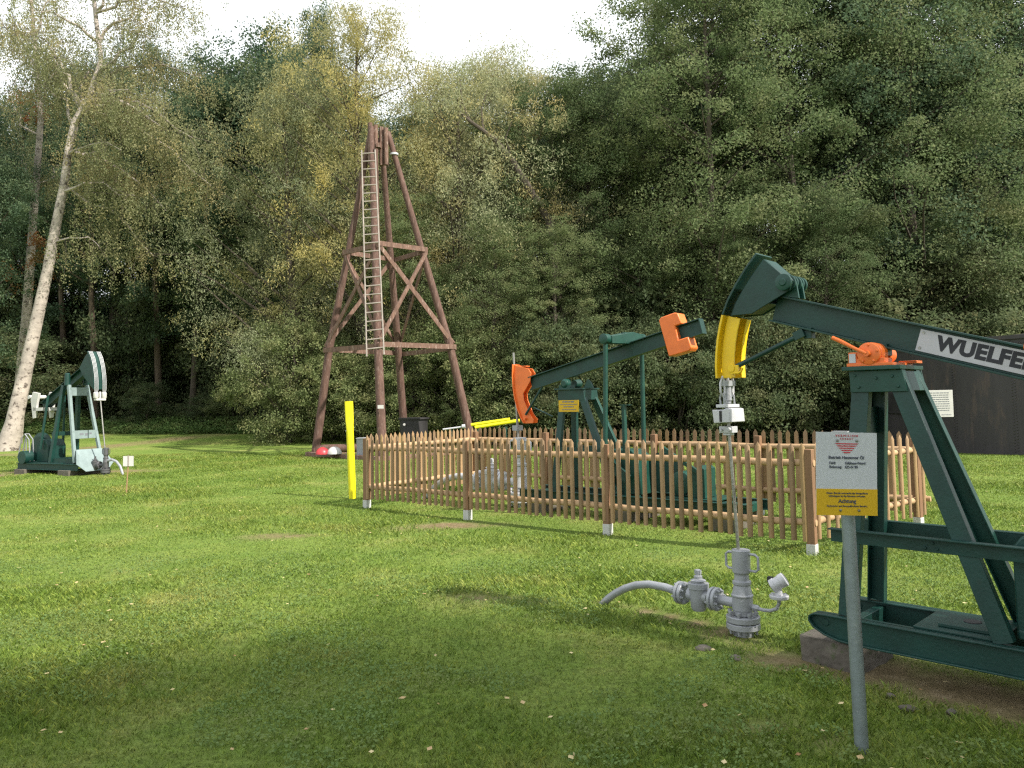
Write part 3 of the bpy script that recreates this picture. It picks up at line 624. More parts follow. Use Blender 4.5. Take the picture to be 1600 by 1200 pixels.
for sy in (-1, 1):
    a, b_ = Vector((.91, sy*.145, 1.74)), Vector((.805, sy*.245, .318))
    f_ = MB(); f_.bar(a, b_, .008, .10); f_.bar(a+Vector((-.046, -sy*.028, 0)), b_+Vector((-.046, -sy*.028, 0)), .055, .008); f_.bar(a+Vector((.046, -sy*.028, 0)), b_+Vector((.046, -sy*.028, 0)), .055, .008)
    f_.build('front_leg', GREEN, JP, bevel=.002)
    a, b_ = Vector((1.09, sy*.145, 1.74)), Vector((1.60, sy*.245, .318)); f_ = MB(); f_.bar(a, b_, .008, .095)
    d = (b_-a).normalized(); u = Vector((d.z, 0, -d.x)).normalized()
    for k in (-1, 1): f_.bar(a+u*.044*k+Vector((0, -sy*.028, 0)), b_+u*.044*k+Vector((0, -sy*.028, 0)), .055, .008)
    lo = f_.build('rear_leg', GREEN if sy < 0 else GREEN2, JP, bevel=.002)
    s = MB()
    for x_ in (.82, .85, 1.24, 1.28, 1.30): s.lathe((x_, sy*.2255, .775+(.015 if x_ in (.82, 1.28) else -.015)), (0, sy, 0), [(0, .010), (.009, .009)], 6)
    s.box((1.25, sy*.222, .775), (1.06, .008, .075)); s.box((1.25, sy*(.222+.02), .815), (1.06, .05, .008)); s.build('side_rail', GREEN, JP, bevel=.0015)
for z, x0, x1 in ((1.30, .93, 1.22),): MB().box((.88, 0, 1.45), (.02, .30, .16)).build('cross_brace', GREEN, JP)
bt = MB()
for sy in (-1, 1):
    for x_, z_ in ((.88, 1.72), (.90, 1.65), (1.00, 1.70), (1.09, 1.71), (1.12, 1.65)): bt.lathe((x_, sy*.1675, z_), (0, sy, 0), [(0, .010), (.008, .009)], 6)
bt.prism([(.845, 1.745), (1.145, 1.745), (1.17, 1.62), (.855, 1.62)], -.168, -.156).prism([(.845, 1.745), (1.145, 1.745), (1.17, 1.62), (.855, 1.62)], .156, .168).box((1.155, 0, 1.68), (.012, .31, .12), Matrix.Rotation(R_(-18), 3, 'Y')).box((.85, 0, 1.68), (.012, .31, .12)).build('gusset_box', GREEN2, JP, bevel=.002)
MB().box((.98, 0, 1.760), (.33, .40, .024)).build('top_plate', GREEN2, JP, bevel=.003)
# bearing with hand lever
bb = MB(); bb.box((.965, -.0, 1.782), (.26, .34, .018)); bb.lathe((.965, -.175, 1.845), (0, 1, 0), [(0, .058), (.004, .066), (.024, .066), (.028, .060), (.034, .060), (.038, .068), (.13, .068), (.134, .06)], 28)
bb.box((.965, -.10, 1.80), (.17, .12, .04)); bb.box((.868, -.12, 1.82), (.05, .08, .075)); bb.lathe((.965, .05, 1.845), (0, 1, 0), [(0, .05), (.10, .05)], 20); bb.box((1.10, .12, 1.795), (.10, .10, .016))
for k in range(5): a = k*2*math.pi/5+.3; bb.lathe((.965+math.cos(a)*.052, -.182, 1.845+math.sin(a)*.052), (0, 1, 0), [(0, .008), (.01, .008)], 6)
bo = bb.build('bearing', ORANGE, JP, bevel=.002)
MB().lathe((.965, -.205, 1.845), (0, 1, 0), [(0, .016), (.03, .018)], 12).tube([(.965, -.20, 1.845), (.90, -.20, 1.878), (.82, -.20, 1.925), (.768, -.20, 1.952)], [.010, .010, .012, .012], 10).build('lever', ORANGE, bo)
MB().box((.868, -.163, 1.822), (.038, .004, .055)).build('type_plate', SIGNW, bo)
MB().box((.965, 0, 1.87), (.12, .09, .07)).lathe((.965, -.06, 1.86), (0, 1, 0), [(0, .035), (.12, .035)], 16).build('saddle', GREEN, JP, bevel=.002)
# walking beam
sl_ = -.307; bz = lambda x_: 2.190+(x_-.31)*sl_
beam = MB().ibeam((.315, 0, bz(.315)), (3.2, 0, bz(3.2)), .180, .11, .012, .010).build('walking_beam', GREEN, JP, bevel=.002)
brot = math.atan(-sl_)
bd = Vector((math.cos(brot), 0, -math.sin(brot))); bu = Vector((math.sin(brot), 0, math.cos(brot)))
L0 = Vector((1.19, -.012, bz(1.19))); pl = MB(); c_ = L0+bd*.45; pl.box(c_, (.90, .004, .128), Matrix((bd, Vector((0, 1, 0)), bu)).transposed()); plo = pl.build('name_plate', SILVER, beam, bevel=.001)
sc_ = MB()
for du, dv in ((.02, .045), (.02, -.045), (.88, .045), (.88, -.045)): sc_.lathe(L0+bd*du+bu*dv+Vector((0, -.002, 0)), (0, -1, 0), [(0, .009), (.004, .008)], 10)
sc_.build('screws', STEEL, plo)
text('WUELFEL', .112, BLACK, plo, tuple(L0+bd*.105+Vector((0, -.0035, 0))+bu*.002), (R_(90), brot, 0), bold=.0058, sx=1.0)
# horsehead
front = [(.255, 2.549), (.170, 2.455), (.095, 2.355), (.035, 2.262), (-.010, 2.165)]
low = [(-.010, 2.165), (-.033, 2.085), (-.052, 2.0), (-.066, 1.90), (-.072, 1.82), (-.070, 1.736)]
hh_ = MB(); side = [(.290, 2.512), (.205, 2.42), (.130, 2.325), (.072, 2.235), (.040, 2.158), (.19, 2.158), (.30, 2.21), (.46, 2.285), (.485, 2.345), (.455, 2.39), (.41, 2.395)]
for y in (-.088, .076): hh_.prism(side, y, y+.012)
hh_.ribbon(front, -.108, .108, -.016); hh_.prism([(.27, 2.51), (.19, 2.42), (.115, 2.325), (.055, 2.235), (.02, 2.155), (.035, 2.155), (.07, 2.235), (.13, 2.325), (.205, 2.42), (.285, 2.508)], -.07, .07)
hh_.ribbon([(.285, 2.505), (.395, 2.395)], -.074, .074, .010); hh_.ribbon([(.04, 2.168), (.19, 2.166), (.30, 2.218)], -.074, .074, .010)
head = hh_.build('horsehead', GREEN, JP, bevel=.003)
yl = MB(); yl.ribbon(low, -.108, .108, -.016)
def inner(path, d0, d1):
    P = [Vector(p) for p in path]; out = []
    for i, p in enumerate(P):
        d = (P[min(i+1, len(P)-1)]-P[max(i-1, 0)]).normalized(); nn = Vector((-d.y, d.x)); out.append((p+nn*d0, p+nn*d1))
    return [tuple(a) for a, b in out]+[tuple(b) for a, b in reversed(out)]
for y in (-.066, .054): yl.prism(inner(low, .012, .105), y, y+.012)
yl.ribbon([tuple(p) for p in inner(low, .100, .2)[:len(low)]], .030, .085, .008)
yl.lathe((.03, -.10, 1.80), (0, 1, 0), [(0, .026), (.036, .028)], 16).box((.05, -.085, 1.79), (.06, .02, .06)).tube([(.03, -.09, 1.775), (.075, -.09, 1.765), (.10, -.09, 1.775), (.11, -.09, 1.80)], .008, 8)
yl.build('yellow_guard', YELLOW, head, bevel=.002)['label'] = 'bright yellow lower part of the horsehead'
pn = MB(); pn.lathe((.435, -.135, 2.338), (0, 1, 0), [(0, .020), (.008, .030), (.02, .030), (.022, .040), (.03, .040), (.27, .018)], 20)
for y in (-.12, -.055, -.02, .03, .065, .11): pn.lathe((.435, y-.009, 2.338), (0, 1, 0), [(0, .050), (.002, .054), (.016, .054), (.018, .050)], 24)
for y in (-.04, .045): pn.prism([(.385, 2.345), (.485, 2.345), (.50, 2.235), (.36, 2.262)], y-.008, y+.008)
pn.build('hinge_pin', GREEN2, head)
st = MB(); st.tube([(.055, -.07, 1.812), (.47, -.035, 1.985)], .017, 12); st.box((.49, -.03, 1.998), (.07, .05, .055), Matrix.Rotation(R_(-22), 3, 'Y')).box((.54, 0, 2.005), (.05, .06, .07)); st.build('brace_rod', GREEN, JP, bevel=.002)
# drive end, at and beyond the right edge of the picture
gbm = MB(); gbm.prism([(1.64, .33), (1.64, .80), (1.68, .855), (1.78, .885), (1.98, .86), (2.20, .74), (2.25, .66), (2.25, .33)], -.16, .16); gbm.box((1.98, 0, .36), (.66, .36, .05)); gbm.build('gearbox', GREEN, JP, bevel=.01)
for sy in (-1, 1):
    y = sy*.30; MB().prism([(1.80, .52), (1.92, .46), (2.62, .62), (2.66, .80), (2.52, .86), (1.83, .66)], y-.03, y+.03).lathe((1.88, y-.05, .58), (0, 1, 0), [(0, .07), (.1, .07)], 20).build('crank', GREEN, JP, bevel=.004)
    MB().prism([(2.25, .42), (2.75, .42), (2.95, .62), (2.90, .98), (2.55, 1.06), (2.30, .85)], y*1.25-.04, y*1.25+.04).build('counterweight', ORANGE, JP, bevel=.01)
    MB().tube([(2.50, sy*.30, .78), (2.78, sy*.30, bz(2.78)+.02)], .03, 12).build('pitman_rod', GREEN2, JP)
MB().box((2.78, 0, bz(2.78)-.13), (.10, .66, .07)).build('equalizer', GREEN2, JP, bevel=.004)
MB().lathe((1.80, -.20, bz(1.80)+.10), (0, 1, 0), [(0, .05), (.03, .05), (.03, .045), (.40, .045)], 20).build('end_ring', ORANGE, JP)
MB().lathe((3.0, -.14, .53), (0, 1, 0), [(0, .10), (.01, .13), (.26, .13), (.28, .10)], 24).box((3.0, 0, .38), (.24, .24, .10)).build('motor', GREEN2, JP, bevel=.003)
MB().lathe((3.0, .18, .53), (0, 1, 0), [(0, .09), (.05, .09)], 24).lathe((2.2, .20, .60), (0, 1, 0), [(0, .28), (.05, .28)], 32).build('belt_wheel', GREEN, JP)
# hanging gear and rod
HG = thing('rod_hanger', 'light grey clamps and steel rod hanging from the yellow horsehead into the wellhead', 'pump rod', J1, A1)
h = MB(); h.box((-.055, 0, 1.700), (.055, .115, .040)).lathe((-.057, 0, 1.56), (0, 0, 1), [(0, .018), (.02, .018), (.022, .027), (.13, .022)], 14).tube([(-.055, 0, 1.70), (-.055, 0, 1.76)], .012, 8); h.build('hanger_stem', GREY, HG, bevel=.003)
for sy in (-1, 1):
    MB().tube([(-.055, sy*.065, 1.75), (-.062, sy*.088, 1.70), (-.062, sy*.086, 1.64), (-.058, sy*.066, 1.615), (-.050, sy*.05, 1.64), (-.05, sy*.052, 1.70), (-.055, sy*.065, 1.75)], .0075, 8).build('chain_link', LGREY, HG)
    MB().tube([(-.075, sy*.067, 1.55), (-.080, sy*.067, 1.60), (-.068, sy*.067, 1.635), (-.050, sy*.067, 1.62), (-.045, sy*.067, 1.55)], .007, 8).build('chain_link', GREY, HG)
h = MB(); h.box((-.060, 0, 1.545), (.075, .19, .022)); h.build('carrier_bar', LGREY, HG, bevel=.003)
h = MB(); h.prism([(-.125, 1.52), (-.05, 1.515), (-.02, 1.53), (.005, 1.525), (.012, 1.435), (-.115, 1.428)], -.10, .10); h.build('clamp_block', LGREY, HG, bevel=.004)
MB().box((-.06, -.1005, 1.475), (.018, .006, .075)).build('clamp_slot', RUBBER, HG)
h = MB(); h.box((-.062, -.0, 1.382), (.10, .075, .045)).box((-.062, 0, 1.352), (.06, .05, .02)).lathe((-.03, -.06, 1.385), (0, 1, 0), [(0, .014), (.11, .014)], 6).lathe((-.09, -.055, 1.380), (0, 1, 0), [(0, .010), (.11, .010)], 6); h.build('rod_clamp', LGREY, HG, bevel=.003)
MB().tube([(-.060, 0, 1.44), (-.055, 0, 1.30), (-.018, 0, .56)], [.012, .0115, .0115], 12).build('polished_rod', STEEL, HG)
# concrete block under the skid
blk = MB(); blk.box((0, 0, 0), (.37, .46, .19)); bo = blk.build('concrete_block', CONC, bevel=.012); bo.location = j1w(.70, -.01, .06); bo.rotation_euler = (0, 0, A1+R_(-4))
sub = bo.modifiers.new('sub', 'SUBSURF'); sub.subdivision_type = 'SIMPLE'; sub.levels = sub.render_levels = 5
tx = bpy.data.textures.new('chips', 'CLOUDS'); tx.noise_scale = .09; dm = bo.modifiers.new('chips', 'DISPLACE'); dm.texture = tx; dm.strength = .022; dm.mid_level = .6
tag(bo, 'weathered mossy concrete block under the nose of the near pump jack', 'block')
b2 = bo.copy(); COL.objects.link(b2); b2.location = j1w(3.0, 0, .05); tag(b2, 'weathered concrete block under the far end of the near pump jack, outside the frame', 'block')
ston = [(-.02, -.48, .06, 'flat stone lying left of the concrete block'), (.22, -.50, .045, 'small brown stone in the soil before the concrete block'), (1.25, -.62, .04, 'pale stone in the bare soil below the near skid'), (1.42, -.52, .032, 'small rounded stone below the near skid'), (1.12, -.50, .03, 'small grey stone between block and skid')]
for i, (a_, b_, r_, lab) in enumerate(ston):
    p = j1w(a_, b_); s = MB().sphere((0, 0, 0), r_, 10, 7); s.v = [(x_*(1+.25*math.sin(9*y_/r_+i)), y_*.75*(1+.2*math.cos(5*x_/r_)), z_*.45) for x_, y_, z_ in s.v]; o = s.build('stone', CONC); o.location = (p.x, p.y, .012); o.rotation_euler = (0, 0, i*1.3); tag(o, lab, 'stone')

# ------------------------------------------------------------------ warning sign
SB = G(1348, 1175); SG = thing('warning_sign', 'white and yellow warning sign on a grey steel post in the right foreground', 'sign', SB, R_(4))
topc = AT(1318, 742, 3.60)-SB
R4 = Matrix.Rotation(R_(-4), 3, 'Z'); tp = R4 @ topc
MB().tube([(0, 0, -.2), (tp.x+.038, tp.y+.06, 1.34)], .0305, 20).build('post', GALV, SG)
# panel frame: centre, width along local x, tilted a little with the post
tilt = math.atan2((.022+tp.x), 1.34)
pc = Vector((tp.x+.012, tp.y-.005, 1.245)); W_, H_ = .287, .376
PR = Matrix.Rotation(R_(2.3), 3, 'Y')
def sp(u, v, dy=0.): return pc + PR @ Vector((u, dy, v))
p = MB(); p.box(pc, (W_, .003, H_), PR); pan = p.build('panel', SIGNW, SG)
p = MB(); p.box(sp(0, -.1285, -.003), (W_, .002, .119), PR); yo = p.build('yellow_field', SIGNY, pan)
rotT = (R_(90), R_(2.3), 0); yy_ = -.0032
text('V E R M I L I O N', .0145, RED, pan, sp(0, .172, yy_), rotT, 0, 'CENTER', sx=1.0); text('E N E R G Y', .0105, RED, pan, sp(0, .158, yy_), rotT, 0, 'CENTER', sx=1.15)
lg = MB()
for k, (w_, v_) in enumerate([(.115, .136), (.100, .126), (.082, .116), (.062, .106), (.042, .096)]):
    lg.add([sp(-w_/2, v_+.0024, yy_), sp(w_/2, v_+.0024, yy_), sp(w_/2-.010, v_-.0024, yy_), sp(-w_/2+.010, v_-.0024, yy_)], [(0, 1, 2, 3)])
lg.build('logo', RED, pan)
text('Betrieb Hannover Öl', .0195, DARKG, pan, sp(-.086, .073, yy_), rotT, .00035)
text('Feld:', .0165, DARKG, pan, sp(-.083, .048, yy_), rotT, .0003); text('Eddesse-Nord', .0165, DARKG, pan, sp(-.008, .048, yy_), rotT, .0003)
text('Bohrung:', .0165, DARKG, pan, sp(-.083, .030, yy_), rotT, .0003); text('ED-N 90', .0165, DARKG, pan, sp(-.008, .030, yy_), rotT, .0003)
text('Dieser Betrieb untersteht der Bergaufsicht', .0112, DARKG, yo, sp(0, -.088, -.0052), rotT, .0001, 'CENTER'); text('Unbefugten ist das Betreten verboten.', .0112, DARKG, yo, sp(0, -.101, -.0052), rotT, .0001, 'CENTER')
text('Achtung', .0245, DARKG, yo, sp(0, -.124, -.0052), rotT, .0005, 'CENTER'); text('Explosions- und feuergefährdeter Bereich.', .0112, DARKG, yo, sp(0, -.146, -.0052), rotT, .0001, 'CENTER')
for u, v in ((-.032, -.165), (.055, -.165), (-.045, .150), (.047, .150)):
    MB().lathe(sp(u, v, -.004), (0, -1, 0), [(0, .0065), (.004, .006), (.005, .004)], 8).build('bolt', STEEL, pan)

# ------------------------------------------------------------------ picket fence
FA, FD = Vector((-2.245, 12.232, 0)), Vector((3.014, 7.98, 0)); FE = Vector((5.03, 9.62, 0)); FG_ = Vector((-.65, 14.35, 0))
FC = (FA+FD)/2
FN = thing('picket_fence', 'new larch picket fence on pale post feet enclosing the small pump jack', 'fence', FC)
fj = random.Random(3)
def picket(base, d, n_, h0, h1, w, style, i):
    """style 'half': half-round stake, rounded side to n_"""
    c = Vector(base); lean_ = (fj.random()-.5)*.012; mb = MB(); K = 6; prof = []
    for k in range(K+1):
        a = math.pi*k/K; prof.append((math.cos(a)*w/2, math.sin(a)*w*.42))
    def ring(z, s, sh): return [c+d*(u*s+sh)+n_*(v*s if s < 1 else v)+Vector((0, 0, z)) for u, v in prof]
    o = 0; r0 = ring(h0, 1, 0); r1 = ring(h1-.048, 1, lean_); tip = c+d*lean_+n_*(w*.12)+Vector((0, 0, h1))
    vs = r0+r1+[tip]; n = K+1; fs = [(k, k+1, k+1+n, k+n) for k in range(K)]+[(K, 0, n, n+K)]+[tuple(range(n))[::-1]]+[(n+k, n+k+1, 2*n) for k in range(K)]+[(n+K, n, 2*n)]
    mb.add(vs, fs); return mb
def run(a, b, outward, posts, pick_n, part, round_out=True, h1=1.125, h0=.150, skip=()):
    a = Vector(a); b = Vector(b); d = (b-a).normalized(); L = (b-a).length; nrm = Vector(outward).normalized()
    for t_ in posts:
        c = a+d*t_*L-nrm*(.03 if round_out and part else .085)
        if t_ not in skip:
            po = MB().box((c.x, c.y, .595), (.085, .085, .95), Matrix.Rotation(math.atan2(d.y, d.x), 3, 'Z')).build('post', POSTW, FN, FC, bevel=.006)
            MB().box((c.x, c.y, .045), (.092, .092, .16), Matrix.Rotation(math.atan2(d.y, d.x), 3, 'Z')).build('post_foot', PCONC, po, FC, bevel=.004)
    for z in (.93, .33):
        mb = MB(); P = [a+d*((L+.10)*k/14-.05)-nrm*.038+Vector((0, 0, z+.006*math.sin(k*2.1+z*9))) for k in range(15)]; mb.tube(P, [.037+.003*math.sin(k*1.7) for k in range(15)], 12); mb.build('rail', RAILW, FN, FC)
    mass = [MB() for _ in LARCH]
    for i in range(pick_n):
        t_ = (i+.5)/pick_n; dz = (fj.random()-.5)*.016; dj = (fj.random()-.5)*.012
        base = a+d*(t_*L+dj)+nrm*.001
        mb = picket(base, d, nrm if round_out else nrm*.6, h0+dz+(fj.random()-.5)*.01, h1+dz, .054+.008*fj.random(), 'half', i)
        k = fj.choice([0, 0, 1, 2, 3])
        if part: mb.build('picket', LARCH[k], FN, FC)
        else: mass[k].add(mb.v, mb.f)
    if not part:
        mb = MB(); mi = []
        for k, q_ in enumerate(mass): mb.add(q_.v, q_.f); mi += [k]*len(q_.f)
        o = mb.build('pickets', None, FN, FC, mats=LARCH); o.data.polygons.foreach_set('material_index', mi); o['kind'] = 'stuff'
d_ = (FD-FA).normalized(); outw = Vector((d_.y, -d_.x, 0))
run(FA+outw*.09, FD+outw*.09, outw, (0, .311, .645, 1.0), 60, True, h1=1.135)
dr = (FE-FD).normalized(); run(FD, FE, (dr.y, -dr.x, 0), (.93,), 14, True, h1=1.13)
dl = (FG_-FA).normalized(); run(FA, FG_, (-dl.y, dl.x, 0), (.96,), 26, True, h1=1.14)
db = (FE-FG_).normalized(); run(FG_, FE, (-db.y, db.x, 0), (.22, .50, .72), 64, False, h1=1.155, h0=.16)

# ------------------------------------------------------------------ small pump jack in the enclosure
A2 = R_(-38.956); J2 = Vector((.073, 11.90, 0))
PJ = thing('pump_jack', 'small dark green pump jack with orange horsehead and orange counterweight inside the picket fence', 'pump jack', J2, A2)
for sy in (-1, 1): MB().ibeam((.25, sy*.30, .27), (3.75, sy*.30, .27), .13, .09, .012, .012).build('skid_runner', GREEN, PJ, bevel=.003)
for x_ in (.5, 1.9, 3.6): MB().box((x_, 0, .26), (.09, .52, .10)).build('cross_member', GREEN2, PJ, bevel=.003)
MB().box((2.95, 0, .345), (.7, .56, .02)).build('cross_plate', GREEN2, PJ, bevel=.003)
for sy in (-1, 1):
    MB().bar((.95, sy*.13, 1.74), (.86, sy*.27, .33), .06, .09).build('front_leg', GREEN, PJ, bevel=.003)
    MB().bar((1.24, sy*.13, 1.74), (1.86, sy*.27, .33), .06, .09).build('rear_leg', GREEN if sy < 0 else GREEN2, PJ, bevel=.003)
MB().box((1.3, -.23, .92), (.9, .03, .05)).box((1.3, .23, .92), (.9, .03, .05)).build('side_rail', GREEN, PJ)
MB().prism([(.88, 1.75), (1.32, 1.75), (1.34, 1.60), (.88, 1.60)], -.175, -.16).prism([(.88, 1.75), (1.32, 1.75), (1.34, 1.60), (.88, 1.60)], .16, .175).box((1.325, 0, 1.68), (.012, .33, .14)).build('gusset_box', GREEN, PJ, bevel=.003)
MB().box((1.09, 0, 1.765), (.50, .42, .022)).build('top_plate', GREEN, PJ, bevel=.003)
MB().lathe((1.0, -.20, 1.845), (0, 1, 0), [(0, .04), (.02, .065), (.12, .065), (.13, .05)], 20).lathe((1.0, .07, 1.845), (0, 1, 0), [(0, .05), (.12, .065), (.14, .04)], 20).box((1.0, -.12, 1.80), (.20, .12, .05)).prism([(1.25, 1.775), (1.40, 1.775), (1.36, 1.86), (1.31, 1.90)], -.06, -.02).build('bearing', GREEN2, PJ, bevel=.003)
ysg = MB().box((1.075, -.19, 1.525), (.345, .006, .165)).build('yellow_sign', SIGNY, PJ, bevel=.001)
wb = MB(); word_bars(wb, .97, 1.18, 1.585, .018, -.195); word_bars(wb, .93, 1.22, 1.547, .010, -.195); word_bars(wb, .99, 1.16, 1.515, .014, -.195); word_bars(wb, .96, 1.20, 1.475, .010, -.195); wb.build('lettering', INK, ysg)
s2 = .2375; bz2 = lambda x_: 1.868+(x_-.29)*s2
MB().ibeam((.27, 0, bz2(.27)), (3.06, 0, bz2(3.06)), .205, .12, .014, .012).build('walking_beam', GREEN, PJ, bevel=.002)
hd = MB(); arc2 = [(-.030, 2.165), (-.040, 2.0), (-.030, 1.82), (-.005, 1.66), (.045, 1.49), (.105, 1.36), (.165, 1.27)]
hd.ribbon(arc2, -.085, .085, .016)
back = [(.33, 1.275), (.34, 1.33), (.26, 1.42), (.16, 1.62), (.15, 1.72), (.29, 1.90), (.31, 2.02), (.26, 2.09), (.02, 2.15)]
for y in (-.055, .043): hd.prism(arc2[::-1][::-1][:1]+arc2[1:]+back, y, y+.012)
hd.box((.10, 0, 2.13), (.22, .10, .012)); hd.box((.20, 0, 1.35), (.012, .09, .12)).lathe((.20, -.10, 1.34), (0, 1, 0), [(0, .02), (.2, .02)], 10); hd.build('horsehead', ORANGE, PJ, bevel=.003)
MB().tube([(.22, -.09, 1.40), (.50, -.03, 1.82)], .018, 10).tube([(.28, .05, 1.50), (.62, .05, 1.37)], .012, 8).build('brace_rod', GREEN, PJ)
for sy, xt in ((-1, 1.82), (1, 1.96)): MB().tube([(xt, sy*.36, bz2(1.9)+.20), (xt-.03+.02*sy, sy*.36, .78)], .032, 14).build('pitman_rod', GREEN2, PJ)
eq = MB(); eq.lathe((1.82, -.43, 2.42), (0, 1, 0), [(0, .03), (.01, .07), (.12, .07), (.13, .05)], 20).lathe((1.96, .28, 2.46), (0, 1, 0), [(0, .03), (.01, .06), (.12, .06)], 20)
eq.add([(1.78, -.32, 2.36), (1.90, -.32, 2.36), (1.90, -.32, 2.46), (1.78, -.32, 2.46), (1.84, 0, 2.36), (2.04, 0, 2.36), (2.04, 0, 2.52), (1.84, 0, 2.52), (1.92, .32, 2.42), (2.02, .32, 2.42), (2.02, .32, 2.50), (1.92, .32, 2.50)],
       [(0, 1, 2, 3), (8, 11, 10, 9)]+[(i+k, i+(k+1) % 4, i+4+(k+1) % 4, i+4+k) for i in (0, 4) for k in range(4)]); eq.lathe((1.94, -.1, 2.47), (0, 1, 0), [(0, .05), (.2, .05)], 16).build('equalizer', GREEN2, PJ, bevel=.003)
cwb = MB(); th2 = math.atan(s2); ce = Vector((2.72, 0, bz2(2.72))); ux = Vector((math.cos(th2), 0, math.sin(th2))); uz = Vector((-math.sin(th2), 0, math.cos(th2)))
cp = [(-.17, -.26), (.13, -.27), (.17, -.24), (.16, -.09), (.02, -.09), (.02, .10), (.12, .10), (.10, .25), (.06, .27), (-.15, .27), (-.185, .24)]
cwb.prism([(ce.x+(ux*u+uz*v).x, ce.z+(ux*u+uz*v).z) for u, v in cp], -.10, .10); cwb.build('counterweight', ORANGE, PJ, bevel=.012)
MB().box((3.055, 0, bz2(3.05)), (.014, .125, .20), Matrix.Rotation(-th2, 3, 'Y')).lathe((2.90, -.066, bz2(2.90)+.04), (0, 1, 0), [(0, .014), (.01, .014)], 8).build('end_plate', GREEN, PJ)
gb2 = MB(); gb2.prism([(1.62, .34), (1.62, .86), (1.72, .93), (2.05, .93), (2.16, .84), (2.20, .34)], -.17, .17); gb2.build('gearbox', GREEN2, PJ, bevel=.012)
for sy in (-1, 1):
    MB().prism([(1.70, .72), (1.80, .68), (1.88, .76), (1.86, .86), (1.74, .86)], sy*.30-.03, sy*.30+.03).prism([(1.76, .84), (2.10, .60), (2.02, .50), (1.68, .70)], sy*.27-.02, sy*.27+.02).build('crank', GREEN, PJ, bevel=.003)
MB().box((1.97, -.18, .93), (.07, .012, 1.20)).box((2.0, -.21, .93), (.012, .06, 1.20)).box((2.0, -.18, 1.53), (.14, .10, .012)).build('control_post', GREEN2, PJ)
MB().lathe((2.75, -.16, .52), (0, 1, 0), [(0, .10), (.012, .15), (.30, .15), (.32, .09)], 24).box((2.75, 0, .40), (.28, .26, .08)).build('motor', GREEN2, PJ, bevel=.003)
MB().lathe((2.36, .12, .62), (0, 1, 0), [(0, .27), (.06, .27), (.062, .2)], 32).lathe((2.75, .20, .52), (0, 1, 0), [(0, .09), (.06, .09)], 24).build('belt_wheel', GREEN, PJ)
MB().bar((2.55, -.24, .98), (3.05, -.24, .68), .04, .05).bar((3.05, -.24, .68), (3.05, -.24, .34), .04, .05).prism([(2.95, .36), (3.12, .36), (3.12, .72), (3.05, .76), (2.95, .70)], -.22, .1).build('belt_guard', GREEN2, PJ, bevel=.003)
MB().tube([(3.3, -.3, .30), (3.5, -.32, .34), (3.72, -.30, .30)], .03, 10).build('cable_duct', GREEN2, PJ)
for x_ in (.6, 2.0, 3.4):
    o = MB().box((0, 0, 0), (.30, .80, .20)).build('concrete_block', CONC, bevel=.01); c0, s0 = math.cos(A2), math.sin(A2); o.location = (J2.x+x_*c0, J2.y+x_*s0, .10); o.rotation_euler = (0, 0, A2)
    tag(o, {.6: 'concrete block under the small pump jack, nearest its wellhead', 2.0: 'concrete block under the middle of the small pump jack', 3.4: 'concrete block under the motor end of the small pump jack'}[x_], 'block')
wellhead('light grey wellhead with side valve inside the picket fence', J2+Vector((.02, .02, 0)), A2, 1.7, 1.85, True, LGREY, False)
HG2 = thing('pump_rod', 'dark steel rod hanging before the orange horsehead', 'pump rod', J2, A2)
MB().tube([(-.065, 0, 2.35), (-.045, 0, 1.9), (.0, 0, 1.02)], [.016, .018, .020], 12).build('polished_rod', STEEL, HG2); MB().box((-.01, 0, 1.20), (.10, .14, .08)).build('rod_clamp', GREY, HG2, bevel=.003)
bxo = thing('junction_box', 'dark grey metal box on a thin post in the fence corner behind the warning sign', 'box', (3.655, 8.75, 0), A2)
MB().box((0, 0, 1.12), (.15, .10, .15)).build('housing', DARKG, bxo, bevel=.006); MB().box((0, -.01, 1.203), (.17, .13, .012)).build('lid', GREY, bxo); MB().tube([(0, 0, 0), (0, 0, 1.06)], .02, 10).build('post', GALV, bxo)

# ------------------------------------------------------------------ yellow marker post
YB = G(551, 779); YP = thing('marker_post', 'bright yellow marker post with flattened top left of the picket fence', 'post', YB)
yt = AT(545, 627, YB.y)-YB
def ysec(f): return Vector((yt.x*f, 0, yt.z*f))
pm = MB(); n = 20; secs = [(-.1, .062, .062), (.60, .062, .062), (.70, .062, .058), (.76, .064, .040), (.80, .070, .028), (.93, .072, .026), (1.0, .072, .026)]; o = 0
for f, a_, b_ in secs:
    c = ysec(f)
    for k in range(n): an = 2*math.pi*k/n; ca, sa = math.cos(an), math.sin(an); e_ = 1 if b_ > .05 else .55; pm.v.append((c.x+a_*math.copysign(abs(ca)**e_, ca), c.y+b_*math.copysign(abs(sa)**e_, sa), c.z))
for i in range(len(secs)-1):
    for k in range(n): a_ = i*n+k; b_ = i*n+(k+1) % n; pm.f.append((a_, b_, b_+n, a_+n))
pm.f.append(tuple(range((len(secs)-1)*n, len(secs)*n))); pm.build('pipe', LEMON, YP)
MB().lathe(ysec(.69)+Vector((-.062, 0, 0)), (-1, 0, 0), [(0, .022), (.012, .022)], 12).build('bolt', STEEL, YP)

